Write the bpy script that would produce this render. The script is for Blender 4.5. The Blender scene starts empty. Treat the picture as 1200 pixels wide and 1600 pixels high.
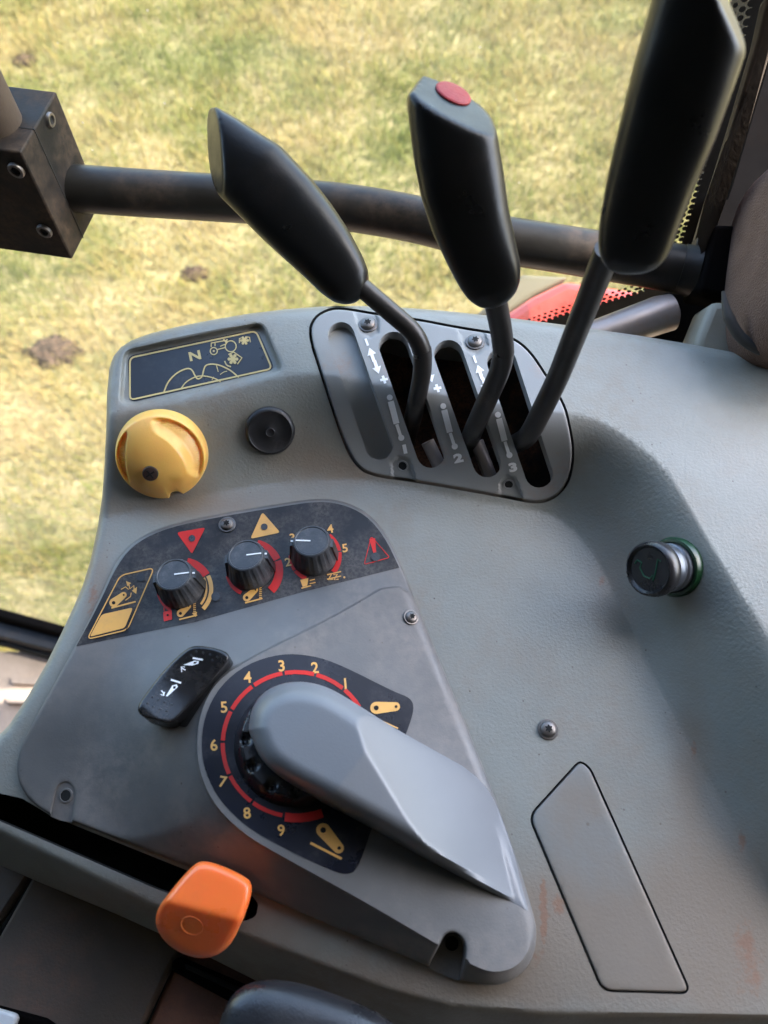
import bpy, bmesh, math, random
import numpy as np
from mathutils import Vector, Matrix
from mathutils.geometry import delaunay_2d_cdt
random.seed(7); RNG = np.random.default_rng(7)
SC = bpy.context.scene
COL = SC.collection
R = math.radians

# ------------------------------------------------------------------ camera, sky, sun, exposure
CAMZ, PITCH, F = 0.42, R(27), 1200.0
cam_d = bpy.data.cameras.new('camera'); cam = bpy.data.objects.new('camera', cam_d); COL.objects.link(cam)
cam.location = (0, 0, CAMZ); cam.rotation_euler = (PITCH, 0, 0)
cam_d.sensor_fit = 'VERTICAL'; cam_d.sensor_height = 36; cam_d.lens = 27
cam_d.clip_start = 0.01; cam_d.clip_end = 2000
cam_d.dof.use_dof = True; cam_d.dof.focus_distance = 0.455; cam_d.dof.aperture_fstop = 8.5
SC.camera = cam
SUN_EL, SUN_AZ = 50, 84          # degrees; azimuth counted clockwise from +y
w = bpy.data.worlds.new('World'); SC.world = w; w.use_nodes = True
nt = w.node_tree; nt.nodes.clear()
sky = nt.nodes.new('ShaderNodeTexSky'); sky.sky_type = 'NISHITA'; sky.sun_disc = False
sky.sun_elevation = R(SUN_EL); sky.sun_rotation = R(SUN_AZ); sky.dust_density = 2.0; sky.air_density = 1.0
bg = nt.nodes.new('ShaderNodeBackground'); bg.inputs[1].default_value = 0.15
wo = nt.nodes.new('ShaderNodeOutputWorld')
nt.links.new(sky.outputs[0], bg.inputs[0]); nt.links.new(bg.outputs[0], wo.inputs[0])
sd = bpy.data.lights.new('sun', 'SUN'); sd.energy = 2.0; sd.angle = R(0.5); sd.color = (1, 0.95, 0.88)
sun = bpy.data.objects.new('sun', sd); COL.objects.link(sun)
sv = Vector((math.sin(R(SUN_AZ))*math.cos(R(SUN_EL)), math.cos(R(SUN_AZ))*math.cos(R(SUN_EL)), math.sin(R(SUN_EL))))
sun.rotation_euler = sv.to_track_quat('Z', 'Y').to_euler()
SC.view_settings.view_transform = 'Standard'; SC.view_settings.look = 'None'
SC.view_settings.exposure = 3.2; SC.view_settings.gamma = 1
SC.view_settings.use_white_balance = True; SC.view_settings.white_balance_temperature = 6450; SC.view_settings.white_balance_tint = 10

# ------------------------------------------------------------------ from photograph pixels to places
ST, CT = math.sin(PITCH), math.cos(PITCH)
def dirn(u, v):
    dx = (np.asarray(u, float)-600)/F; dy = (800-np.asarray(v, float))/F
    return dx, ST+dy*CT, -(CT-dy*ST)
def UZ(u, v, z):                      # point seen at (u,v) that lies at height z (arrays)
    dx, dy, dz = dirn(u, v); t = (z-CAMZ)/dz
    return np.stack([dx*t, dy*t, CAMZ+dz*t], -1)
def PZ(u, v, z): return Vector(UZ(u, v, z))
def PT(u, v, t):                      # point seen at (u,v) at optical depth t
    dx, dy, dz = dirn(u, v); return Vector((dx*t, dy*t, CAMZ+dz*t))
def PN(u, v, p0, n):                  # on a plane
    d = Vector([float(a) for a in dirn(u, v)]); c = Vector((0, 0, CAMZ))
    return c+d*((p0-c).dot(n)/d.dot(n))

def resample(poly, step, closed=True):
    P = [np.array(p, float) for p in poly]; n = len(P); out = []
    for i in range(n if closed else n-1):
        a, b = P[i], P[(i+1) % n]; k = max(1, int(round(np.linalg.norm(b-a)/step)))
        for j in range(k): out.append(a+(b-a)*j/k)
    if not closed: out.append(P[-1])
    return np.array(out)
def chaikin(poly, it=2, closed=True):
    P = [np.array(p, float) for p in poly]
    for _ in range(it):
        Q = []; n = len(P)
        if not closed: Q.append(P[0])
        for i in range(n if closed else n-1):
            a, b = P[i], P[(i+1) % n]; Q += [a*.75+b*.25, a*.25+b*.75]
        if not closed: Q.append(P[-1])
        P = Q
    return np.array(P)
def rounded(poly, r=8, n=4):          # cut every corner with a small arc
    P = [np.array(p, float) for p in poly]; N = len(P); out = []
    for i in range(N):
        a, b, c = P[i-1], P[i], P[(i+1) % N]
        l1, l2 = np.linalg.norm(a-b), np.linalg.norm(c-b); rr = min(r, l1*.45, l2*.45)
        p, q = b+(a-b)/l1*rr, b+(c-b)/l2*rr
        for j in range(n+1):
            t = j/n; out.append((1-t)**2*p+2*t*(1-t)*b+t*t*q)
    return np.array(out)
def inside(pts, poly):
    x, y = pts[:, 0], pts[:, 1]; c = np.zeros(len(pts), bool); n = len(poly)
    for i in range(n):
        x1, y1 = poly[i]; x2, y2 = poly[(i+1) % n]
        if y1 == y2: continue
        c ^= ((y1 > y) != (y2 > y)) & (x < (x2-x1)*(y-y1)/(y2-y1)+x1)
    return c
def udist(pts, line, closed=True):
    d = np.full(len(pts), 1e18); n = len(line)
    for i in range(n if closed else n-1):
        a = line[i]; b = line[(i+1) % n]; ab = b-a; L = ab@ab
        if L < 1e-12: continue
        t = np.clip(((pts-a)@ab)/L, 0, 1); q = pts-(a+t[:, None]*ab)
        d = np.minimum(d, (q*q).sum(1))
    return np.sqrt(d)
def sdf(pts, poly): return udist(pts, poly)*np.where(inside(pts, poly), 1, -1)
def grow(poly, d):
    P = np.array(poly, float); t = np.roll(P, -1, 0)-np.roll(P, 1, 0); n = np.stack([t[:, 1], -t[:, 0]], 1); n /= np.linalg.norm(n, axis=1)[:, None]+1e-9
    ar = (P[:, 0]*np.roll(P[:, 1], -1)-np.roll(P[:, 0], -1)*P[:, 1]).sum()
    return P+n*d*(1 if ar > 0 else -1)
def smst(x): x = np.clip(x, 0, 1); return x*x*(3-2*x)

# ------------------------------------------------------------------ materials
def mat(name, col, rough=.5, metal=0, bump=0, bscale=900, dust=None, dustamt=.5, dscale=18, dthr=.55,
        var=.12, vscale=25, spec=.5, coat=0, bdist=.0006, specks=0, scratch=0, emis=None):
    m = bpy.data.materials.new(name); m.use_nodes = True; t = m.node_tree; N = t.nodes; L = t.links
    b = N['Principled BSDF']; b.inputs['Metallic'].default_value = metal
    b.inputs['Roughness'].default_value = rough; b.inputs['Specular IOR Level'].default_value = spec
    b.inputs['Coat Weight'].default_value = coat; b.inputs['Coat Roughness'].default_value = .15
    tc = N.new('ShaderNodeTexCoord'); O = tc.outputs['Object']
    def noise(s, det=4, rg=.6):
        n = N.new('ShaderNodeTexNoise'); n.inputs['Scale'].default_value = s; n.inputs['Detail'].default_value = det
        n.inputs['Roughness'].default_value = rg; L.new(O, n.inputs['Vector']); return n.outputs['Fac']
    def mr(x, a, b_, c, d):
        n = N.new('ShaderNodeMapRange'); L.new(x, n.inputs[0])
        for i, v in enumerate((a, b_, c, d)): n.inputs[i+1].default_value = v
        return n.outputs[0]
    def mix(fac, A, B):
        n = N.new('ShaderNodeMix'); n.data_type = 'RGBA'; L.new(fac, n.inputs[0])
        for s, v in ((n.inputs[6], A), (n.inputs[7], B)):
            if isinstance(v, tuple): s.default_value = (*v, 1)
            else: L.new(v, s)
        return n.outputs[2]
    lo = tuple(max(0, c*(1-var)) for c in col); hi = tuple(min(1, c*(1+var)) for c in col)
    c = mix(mr(noise(vscale), .3, .7, 0, 1), lo, hi)
    rsock = mr(noise(vscale*1.7, 5), .3, .7, max(0, rough-.07), min(1, rough+.09))
    if dust:
        n1 = noise(dscale, 6, .65); n2 = noise(dscale*14, 4, .7)
        ml = N.new('ShaderNodeMath'); ml.operation = 'MULTIPLY'
        L.new(mr(n1, dthr, dthr+.18, 0, dustamt), ml.inputs[0]); L.new(mr(n2, .35, .6, .15, 1), ml.inputs[1])
        c = mix(ml.outputs[0], c, dust)
        mr2 = N.new('ShaderNodeMath'); mr2.operation = 'ADD'; mr2.use_clamp = True
        L.new(rsock, mr2.inputs[0]); L.new(mr(ml.outputs[0], 0, 1, 0, .35), mr2.inputs[1]); rsock = mr2.outputs[0]
    if specks:
        v = N.new('ShaderNodeTexVoronoi'); v.inputs['Scale'].default_value = specks; L.new(O, v.inputs['Vector'])
        v2 = N.new('ShaderNodeSeparateColor'); L.new(v.outputs['Color'], v2.inputs[0])
        a = N.new('ShaderNodeMath'); a.operation = 'MULTIPLY'
        L.new(mr(v.outputs['Distance'], .05, .11, 1, 0), a.inputs[0]); L.new(mr(v2.outputs[0], .66, .95, 0, .85), a.inputs[1])
        c = mix(a.outputs[0], c, (.06, .045, .035))
    L.new(c, b.inputs['Base Color']); L.new(rsock, b.inputs['Roughness'])
    if bump:
        bp = N.new('ShaderNodeBump'); bp.inputs['Strength'].default_value = bump; bp.inputs['Distance'].default_value = bdist
        nz = noise(bscale, 3, .55); L.new(nz, bp.inputs['Height']); L.new(bp.outputs[0], b.inputs['Normal'])
    if emis:
        b.inputs['Emission Color'].default_value = (*col, 1); b.inputs['Emission Strength'].default_value = emis
    return m
SOIL = (.30, .13, .07)
M = dict(
    housing=mat('grained_grey_plastic', (.222, .230, .208), .39, bump=.42, bscale=600, dust=(.22, .18, .14), dustamt=.5, dscale=9, dthr=.47, specks=170, var=.09, vscale=14),
    cover_p=mat('smooth_cover_plastic', (.195, .207, .20), .38, bump=.15, bscale=600, dust=(.24, .19, .14), dustamt=.45, dscale=9, dthr=.5, specks=95, var=.08, vscale=14),
    rocker=mat('gloss_black_plastic', (.010, .010, .011), .2, bump=.08, dust=(.2, .18, .16), dustamt=.12, dscale=50, dthr=.5),
    panel=mat('smooth_grey_plastic', (.118, .116, .112), .37, bump=.12, bscale=900, dust=(.26, .22, .19), dustamt=.5, dscale=11, dthr=.46, specks=150, var=.2, vscale=14),
    hood=mat('hood_plastic', (.165, .172, .182), .36, bump=.1, bscale=900, var=.06, vscale=9),
    gate=mat('light_grey_plastic', (.235, .24, .235), .38, bump=.1, dust=SOIL, dustamt=.5, dscale=22, dthr=.55, var=.06),
    decal=mat('black_decal', (.012, .012, .014), .42, spec=.35, bump=.1, bscale=500, dust=(.16, .14, .125), dustamt=.4, dscale=38, dthr=.42, var=.3, specks=160),
    navy=mat('dark_decal', (.006, .008, .016), .30, spec=.35, dust=(.16, .15, .14), dustamt=.2, dscale=50, dthr=.52, var=.3, specks=160),
    sticker=mat('slate_sticker', (.014, .017, .024), .33, spec=.4, dust=(.2, .18, .17), dustamt=.12, dscale=40, dthr=.5, var=.15),
    ink=mat('amber_print', (.68, .36, .085), .45, dust=(.25, .17, .12), dustamt=.45, dscale=60, dthr=.5, var=.08),
    gold=mat('pale_gold_print', (.56, .42, .16), .45, var=.1),
    red=mat('red_print', (.52, .018, .014), .48, spec=.3, dust=(.15, .06, .05), dustamt=.4, dscale=60, dthr=.5, var=.1),
    white=mat('white_print', (.78, .78, .78), .45, dust=(.4, .37, .35), dustamt=.15, dscale=80, dthr=.45, var=.05),
    black=mat('black_plastic', (.016, .016, .018), .28, bump=.25, bscale=900, dust=(.13, .11, .1), dustamt=.15, dscale=35, dthr=.5, var=.2),
    knob=mat('knob_plastic', (.028, .03, .034), .38, bump=.15, dust=(.2, .19, .18), dustamt=.3, dscale=60, dthr=.45, var=.2),
    grip=mat('grip_rubber', (.007, .0072, .0074), .33, spec=.30, bump=.12, bscale=800, bdist=.0004, dust=(.16, .11, .08), dustamt=.05, dscale=22, dthr=.56, var=.2),
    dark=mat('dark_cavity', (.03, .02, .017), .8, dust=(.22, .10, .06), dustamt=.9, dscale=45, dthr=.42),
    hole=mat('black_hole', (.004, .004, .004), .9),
    stem=mat('worn_black_steel', (.020, .018, .017), .40, metal=.1, bump=.12, bscale=350, dust=(.2, .14, .1), dustamt=.2, dscale=40, dthr=.55, var=.3),
    rail=mat('dusty_rail_paint', (.011, .010, .009), .42, spec=.3, metal=.1, bump=.15, bscale=250, dust=(.10, .065, .045), dustamt=.45, dscale=11, dthr=.48, var=.3),
    steel=mat('zinc_screw', (.16, .155, .15), .38, metal=.9, dust=(.25, .17, .12), dustamt=.5, dscale=200, dthr=.45),
    yellow=mat('yellow_plastic', (.88, .50, .12), .36, bump=.06, dust=(.4, .2, .06), dustamt=.3, dscale=40, dthr=.55, var=.04, coat=.1),
    orange=mat('orange_plastic', (.98, .19, .04), .30, bump=.05, dust=(.35, .12, .05), dustamt=.15, dscale=30, dthr=.58, var=.03, coat=.25),
    redbtn=mat('red_button', (.26, .008, .012), .5, spec=.3, bump=.5, bscale=500),
    chrome=mat('brushed_steel', (.20, .215, .25), .3, metal=1, var=.1),
    green=mat('green_ring', (.005, .04, .012), .3),
    greenink=mat('green_print', (.02, .12, .06), .5),
    fender=mat('red_paint', (.42, .022, .012), .30, dust=(.4, .2, .15), dustamt=.4, dscale=10, coat=.4),
    frame=mat('black_frame_paint', (.0035, .003, .003), .8, spec=.02, dust=(.014, .009, .006), dustamt=.4, dscale=12, dthr=.5, bump=.1, bscale=300),
    trim=mat('tan_trim', (.055, .040, .030), .65, spec=.2, bump=.3, bscale=300, dust=(.09, .065, .045), dustamt=.5),
    grass_shadow=mat('shadow_brown', (.10, .085, .05), .8),  # brown of the shadow on the grass, put into the colour
    fabric=mat('tan_fabric', (.17, .11, .085), .9, bump=1, bscale=900, bdist=.0012, var=.12, vscale=60, spec=.1),
    beige=mat('beige_plastic', (.26, .24, .19), .5, bump=.3, bscale=600),
    muffler=mat('dull_grey_steel', (.27, .24, .23), .4, metal=.4, bump=.1, bscale=200, dust=(.3, .16, .08), dustamt=.6, dscale=20, dthr=.5),
    floorm=mat('dusty_floor_mat', (.30, .23, .18), .8, bump=.5, bscale=120, bdist=.002, dust=(.4, .3, .22), dustamt=.6, dscale=6, dthr=.45),
    cover=mat('brown_grey_cover', (.10, .078, .062), .45, bump=.5, bscale=600, dust=SOIL, dustamt=.35, dscale=10, dthr=.5, var=.15, specks=110),
    roofm=mat('shade_roof_lining', (.09, .09, .095), .8),
    wall=mat('shade_wall_lining', (.035, .033, .032), .8),
)

for k_, r_ in (('orange', (.010, .004, .001)), ('yellow', (.008, .005, .002))):
    b = M[k_].node_tree.nodes['Principled BSDF']; b.inputs['Subsurface Weight'].default_value = .45; b.inputs['Subsurface Radius'].default_value = (1, .4, .12); b.inputs['Subsurface Scale'].default_value = .008
# ------------------------------------------------------------------ object helpers
def setp(o, label=None, cat=None, group=None, kind=None):
    if label: o['label'] = label
    if cat: o['category'] = cat
    if group: o['group'] = group
    if kind: o['kind'] = kind
    return o
def empty(name, loc, label=None, cat=None, group=None, rot=None):
    o = bpy.data.objects.new(name, None); COL.objects.link(o); o.location = loc; o.empty_display_size = .01
    if rot is not None: o.rotation_euler = rot.to_euler()
    return setp(o, label, cat, group)
WORLDM = {}                            # object name -> its world matrix
def wm(o):
    m = Matrix.Translation(o.location) @ o.rotation_euler.to_matrix().to_4x4()
    return (wm(o.parent) @ o.matrix_parent_inverse @ m) if o.parent else m
class MB:
    def __init__(s): s.v = []; s.f = []; s.m = []
    def add(s, verts, faces, mi=0, T=None):
        k = len(s.v)
        for p in verts: s.v.append(tuple(T @ Vector(p)) if T else tuple(p))
        for f in faces: s.f.append(tuple(i+k for i in f)); s.m.append(mi)
        return s
    def lathe(s, prof, n=48, mi=0, T=None, rf=None):
        vs = []; fs = []; m = len(prof)
        for j in range(n):
            a = 2*math.pi*j/n
            for r, z in prof:
                rr = r*(rf(a, r, z) if rf else 1); vs.append((rr*math.cos(a), rr*math.sin(a), z))
        for j in range(n):
            k = (j+1) % n
            for i in range(m-1): fs.append((j*m+i, j*m+i+1, k*m+i+1, k*m+i))
        if prof[-1][0] > 1e-7: fs.append(tuple(j*m+m-1 for j in range(n)))
        return s.add(vs, [f[::-1] if len(f) == 4 else f for f in fs], mi, T)
    def box(s, x0, x1, y0, y1, z0, z1, mi=0, T=None):
        v = [(x, y, z) for z in (z0, z1) for y in (y0, y1) for x in (x0, x1)]
        return s.add(v, [(0, 2, 3, 1), (4, 5, 7, 6), (0, 1, 5, 4), (2, 6, 7, 3), (0, 4, 6, 2), (1, 3, 7, 5)], mi, T)
    def prism(s, poly, z0, z1, mi=0, T=None):
        n = len(poly); v = [(p[0], p[1], z0) for p in poly]+[(p[0], p[1], z1) for p in poly]
        return s.add(v, [tuple(range(n))[::-1], tuple(range(n, 2*n))]+[(i, (i+1) % n, n+(i+1) % n, n+i) for i in range(n)], mi, T)
    def tube(s, pts, rad, n=20, mi=0, caps=True):
        pts = [Vector(p) for p in pts]; m = len(pts); rad = rad if hasattr(rad, '__len__') else [rad]*m
        t0 = (pts[1]-pts[0]).normalized(); up = t0.orthogonal().normalized(); vs = []
        for i, p in enumerate(pts):
            t = (pts[min(i+1, m-1)]-pts[max(i-1, 0)]).normalized(); up = (up-t*up.dot(t)).normalized(); sd_ = t.cross(up)
            for k in range(n):
                a = 2*math.pi*k/n; vs.append(p+(up*math.cos(a)+sd_*math.sin(a))*rad[i])
        fs = [(i*n+k, i*n+(k+1) % n, (i+1)*n+(k+1) % n, (i+1)*n+k) for i in range(m-1) for k in range(n)]
        if caps: fs += [tuple(range(n))[::-1], tuple(range((m-1)*n, m*n))]
        return s.add(vs, fs, mi)
    def build(s, name, mats, parent=None, sharp=35, local=False):
        me = bpy.data.meshes.new(name); me.from_pydata(s.v, [], s.f)
        for mm in (mats if isinstance(mats, (list, tuple)) else [mats]): me.materials.append(M[mm] if isinstance(mm, str) else mm)
        me.polygons.foreach_set('material_index', s.m); me.update()
        me.polygons.foreach_set('use_smooth', [True]*len(me.polygons))
        me.set_sharp_from_angle(angle=R(sharp))
        o = bpy.data.objects.new(name, me); COL.objects.link(o)
        if parent:
            o.parent = parent
            if not local: o.matrix_parent_inverse = wm(parent).inverted()
        return o
def mod(o, kind, **k):
    m = o.modifiers.new(kind.lower(), kind)
    for a, b in k.items(): setattr(m, a, b)
    return m
def soften(o, voxel, it, fac=.5):
    mod(o, 'REMESH', mode='VOXEL', voxel_size=voxel, use_smooth_shade=True); mod(o, 'SMOOTH', factor=fac, iterations=it)
    return o
def sheet(name, outline, zf, material, parent, step=10, holes=(), skirt=.01, ring=(), ring_r=0, lines=(), sharp=32, hole_skirt=None, hole_mat=None):
    """surface inside an outline; zf gives its height; edges rolled over by ring_r within ring[-1] px; skirts give it thickness"""
    outline = resample(outline, step)
    if ((np.roll(outline, -1, 0)[:, 0]-outline[:, 0])*(np.roll(outline, -1, 0)[:, 1]+outline[:, 1])).sum() < 0: outline = outline[::-1]
    holes = [resample(h, min(step, 6)) for h in holes]
    loops = [outline]+holes; pts = []; edges = []
    for lp in loops:
        k = len(pts); n = len(lp); pts += [tuple(p) for p in lp]; edges += [(k+i, k+(i+1) % n) for i in range(n)]
    for ln in lines:
        ln = resample(ln, step, closed=False); k = len(pts); pts += [tuple(p) for p in ln]; edges += [(k+i, k+i+1) for i in range(len(ln)-1)]
    extra = []
    for w_ in ring:
        for lp in [outline]:
            d = np.roll(lp, -1, 0)-np.roll(lp, 1, 0); nn = np.stack([d[:, 1], -d[:, 0]], 1); nn /= np.linalg.norm(nn, axis=1)[:, None]+1e-9
            for sg in (1, -1):
                q = lp+nn*w_*sg; ok = inside(q, outline) & (udist(q, outline) > w_*.8); extra.append(q[ok])
    mn, mx = outline.min(0), outline.max(0)
    gx, gy = np.meshgrid(np.arange(mn[0], mx[0], step), np.arange(mn[1], mx[1], step*.87))
    gx = gx+(np.arange(gx.shape[0]) % 2)[:, None]*step*.5
    g = np.stack([gx.ravel(), gy.ravel()], 1); g = g[inside(g, outline)]
    if len(g):
        dd = udist(g, outline); g = g[dd > max(step*.45, (ring[-1] if len(ring) else 0)+step*.3)]
        extra.append(g)
    if extra:
        e = np.concatenate(extra)
        for h in holes:
            e = e[~inside(e, h)]; e = e[udist(e, h) > min(step, 6)*.5]
        pts += [tuple(p) for p in e]
    V, E, Fc, *_ = delaunay_2d_cdt([Vector(p) for p in pts], edges, [], 0, 1e-4)
    P = np.array([tuple(v) for v in V]); T_ = np.array([tuple(f) for f in Fc if len(f) == 3])
    cen = P[T_].mean(1); ok = inside(cen, outline)
    for h in holes: ok &= ~inside(cen, h)
    T_ = T_[ok]
    z = zf(P)
    if ring_r:
        d = udist(P, outline); W = ring[-1]; x = np.clip((W-d)/W, 0, 1); z = z-ring_r*(1-np.sqrt(np.clip(1-x*x, 0, 1)))
    W3 = UZ(P[:, 0], P[:, 1], z)
    a, b, c = P[T_[:, 0]], P[T_[:, 1]], P[T_[:, 2]]
    cr = (b[:, 0]-a[:, 0])*(c[:, 1]-a[:, 1])-(b[:, 1]-a[:, 1])*(c[:, 0]-a[:, 0]); fl = cr > 0
    T_[fl] = T_[fl][:, ::-1]
    mb = MB(); mb.v = [tuple(p) for p in W3]; mb.f = [tuple(int(i) for i in f) for f in T_]; mb.m = [0]*len(mb.f)
    # skirts along boundary edges
    cnt = {}
    for f in mb.f:
        for i in range(3):
            e_ = (f[i], f[(i+1) % 3]); cnt[e_] = 1
    bd = [e_ for e_ in cnt if (e_[1], e_[0]) not in cnt]
    if holes: inh = {e_: any(udist(P[[e_[0]]], h)[0] < .5 for h in holes) for e_ in bd}
    low = {}
    for e_ in bd:
        ish = bool(holes) and inh[e_]; dz = (hole_skirt if (ish and hole_skirt is not None) else skirt)
        if not dz: continue
        for i in e_:
            if i not in low:
                low[i] = len(mb.v); p = W3[i]; mb.v.append((p[0], p[1], p[2]-dz))
        mb.f.append((e_[1], e_[0], low[e_[0]], low[e_[1]])); mb.m.append(1 if (ish and hole_mat) else 0)
    return mb.build(name, [material]+([hole_mat] if hole_mat else []), parent, sharp)
class Ink:                             # thin printed shapes that follow a surface
    def __init__(s, zf, off=.0003): s.mb = MB(); s.zf = zf; s.off = off
    def _put(s, P, faces):
        P = np.asarray(P, float); z = s.zf(P)+s.off; s.off += 6e-6
        s.mb.add([tuple(p) for p in UZ(P[:, 0], P[:, 1], z)], faces)
    def stroke(s, pts, wd, closed=False):
        P = resample(pts, 8, closed)
        if len(P) < 2: return s
        if closed: d = np.roll(P, -1, 0)-np.roll(P, 1, 0)
        else: d = np.gradient(P, axis=0)
        n = np.stack([d[:, 1], -d[:, 0]], 1); n /= np.linalg.norm(n, axis=1)[:, None]+1e-9
        Q = np.concatenate([P+n*wd/2, P-n*wd/2]); k = len(P)
        s._put(Q, [(i, (i+1) % k, k+(i+1) % k, k+i) for i in range(k if closed else k-1)]); return s
    def poly(s, pts, holes=(), step=14):
        loops = [resample(pts, step)]+[resample(h, step) for h in holes]; P = []; E = []
        for lp in loops:
            k = len(P); n = len(lp); P += [tuple(p) for p in lp]; E += [(k+i, k+(i+1) % n) for i in range(n)]
        mn, mx = loops[0].min(0), loops[0].max(0)
        g = np.stack(np.meshgrid(np.arange(mn[0], mx[0], step), np.arange(mn[1], mx[1], step)), -1).reshape(-1, 2)
        if len(g): g = g[inside(g, loops[0])]
        if len(g): g = g[udist(g, loops[0]) > step*.4]
        for h in loops[1:]:
            if len(g): g = g[~inside(g, h) & (udist(g, h) > 2)]
        P += [tuple(p) for p in g]
        V, _, Fc, *_r = delaunay_2d_cdt([Vector(p) for p in P], E, [], 0, 1e-4)
        V = np.array([tuple(v) for v in V]); T_ = [tuple(f) for f in Fc]
        cen = np.array([V[list(f)].mean(0) for f in T_]); ok = inside(cen, loops[0])
        for h in loops[1:]: ok &= ~inside(cen, h)
        s._put(V, [f[::-1] for f, o_ in zip(T_, ok) if o_]); return s
    def disc(s, x, y, r, r2=None, n=20, hole=0):
        r2 = r2 or r; c = [(x+r*math.cos(2*math.pi*i/n), y+r2*math.sin(2*math.pi*i/n)) for i in range(n)]
        h = [[(x+hole*math.cos(2*math.pi*i/n), y+hole*math.sin(2*math.pi*i/n)) for i in range(n)]] if hole else []
        return s.poly(c, h, 40)
    def arc(s, x, y, r, a0, a1, wd, ry=None):
        ry = ry or r; n = max(3, int(abs(a1-a0)/6))
        return s.stroke([(x+r*math.cos(R(a0+(a1-a0)*i/n)), y-ry*math.sin(R(a0+(a1-a0)*i/n))) for i in range(n+1)], wd)
    def text(s, body, x, y, cap, rot=0, bold=.02, sx=1):
        cu = bpy.data.curves.new('t', 'FONT'); cu.body = body; cu.size = cap/.70; cu.offset = bold*cap; cu.align_x = 'CENTER'; cu.resolution_u = 3
        ob = bpy.data.objects.new('t', cu); COL.objects.link(ob); me = ob.to_mesh()
        c, sn = math.cos(R(rot)), math.sin(R(rot)); P = []
        for v in me.vertices:
            a, b = v.co.x*sx, v.co.y-cap/2; P.append((x+a*c-b*sn, y-(a*sn+b*c)))
        s._put(P, [tuple(p.vertices) for p in me.polygons]); ob.to_mesh_clear()
        bpy.data.objects.remove(ob); bpy.data.curves.remove(cu); return s
    def build(s, name, m, parent): return s.mb.build(name, m, parent)
def frame(u, v, zf, twist=0):          # matrix at a surface point: Z along the normal, X to the right
    e = 14
    q = lambda a, b: Vector(UZ(a, b, zf(np.array([[a, b]], float))[0]))
    p = q(u, v); x = (q(u+e, v)-q(u-e, v)); y = (q(u, v-e)-q(u, v+e)); n = x.cross(y).normalized(); x = (x-n*x.dot(n)).normalized()
    m = Matrix((x, n.cross(x), n)).transposed().to_4x4(); m.translation = p
    return m @ Matrix.Rotation(R(twist), 4, 'Z')
def pxm(u, v, z=0): return float((CAMZ-z)/-dirn(u, v)[2])/F     # metres per pixel there

# ------------------------------------------------------------------ the console's surface
FOOT = np.array([(-800, 900), (100, 826), (170, 808), (300, 776), (430, 752), (560, 748), (620, 757), (700, 775), (800, 792), (856, 800), (886, 819), (912, 845), (942, 890),
    (965, 939), (995, 999), (1025, 1062), (1044, 1100), (1087, 1180), (1133, 1260), (1167, 1327), (1200, 1383), (1300, 1570), (1500, 1950), (2500, 1950), (2500, -900), (-800, -900)], float)
TOPL = np.array([(-800, 700), (100, 650), (237, 640), (354, 612), (442, 587), (506, 583), (586, 600), (700, 618), (800, 635), (885, 645), (942, 657), (1002, 699), (1036, 729),
    (1073, 785), (1100, 835), (1150, 915), (1197, 991), (1260, 1100), (1400, 1330), (1760, 1950), (2500, 1950), (2500, -900), (-800, -900)], float)
FOOT, TOPL = chaikin(FOOT, 2), chaikin(TOPL, 2)
RIDGE = np.array([(-200, 1215), (-100, 1258), (0, 1303), (242, 1420), (375, 1462), (440, 1487), (500, 1510), (600, 1548), (700, 1575), (850, 1588), (1400, 1594), (1400, 2400), (-200, 2400)], float)
RECESS = rounded([(192, 547), (410, 503), (443, 580), (206, 635), (187, 628)], 16, 5)
def zH0(P):
    u, v = P[:, 0], P[:, 1]; d = np.clip(-(u-300)*.6+(v-1000)*.8, 0, None)
    z = -1.2e-7*d*d
    dF, dT = sdf(P, FOOT), sdf(P, TOPL)
    b = np.where(dT > 0, 1, np.where(dF < 0, 0, dF/np.maximum(dF-dT, 1e-6)))
    b = .5*b+.5*smst(b)
    z = z+b*(.037+.010*smst((u-150)/650))
    dR = sdf(P, RIDGE); x = np.clip(dR+8, 0, None)
    return z-x*x/(x+14)*.0009
def zH(P):
    return zH0(P)-.0045*smst((sdf(P, RECESS)+2)/8)
PANEL = chaikin([(112, 1020), (150, 948), (180, 878), (212, 842), (262, 820), (340, 803), (430, 788), (495, 778), (535, 782), (575, 800), (605, 835), (628, 885), (640, 915),
    (672, 995), (705, 1075), (762, 1215), (800, 1318), (832, 1420), (840, 1460), (832, 1502), (806, 1530), (775, 1541), (735, 1535), (668, 1509), (546, 1458), (400, 1396), (292, 1352),
    (112, 1283), (72, 1271), (42, 1247), (26, 1215), (28, 1180), (45, 1140)], 2)
FAC = chaikin([(640, 893), (520, 965), (392, 1027), (337, 1062), (311, 1112), (305, 1168), (313, 1217), (337, 1263), (380, 1304), (428, 1333), (560, 1405), (700, 1487), (745, 1514), (778, 1522), (812, 1510), (832, 1478), (836, 1440), (805, 1335), (762, 1215), (700, 1060)], 1)
FACD = resample(chaikin(FAC, 1), 5)
def zFp(P):
    b = (203*(P[:, 1]-900)-540*(P[:, 0]-635))/227947
    return .0275*np.clip(b, 0, 1.2)
def thick(P): return .0025+.005*smst((P[:, 1]-1150)/300)
HN1 = chaikin([(112, 1283), (114, 1262), (118, 1240), (108, 1222), (92, 1225), (84, 1250), (80, 1274)], 2, False)
HN2 = chaikin([(718, 1531), (728, 1492), (726, 1470), (712, 1456), (695, 1458), (686, 1478), (670, 1510)], 2, False)
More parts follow.
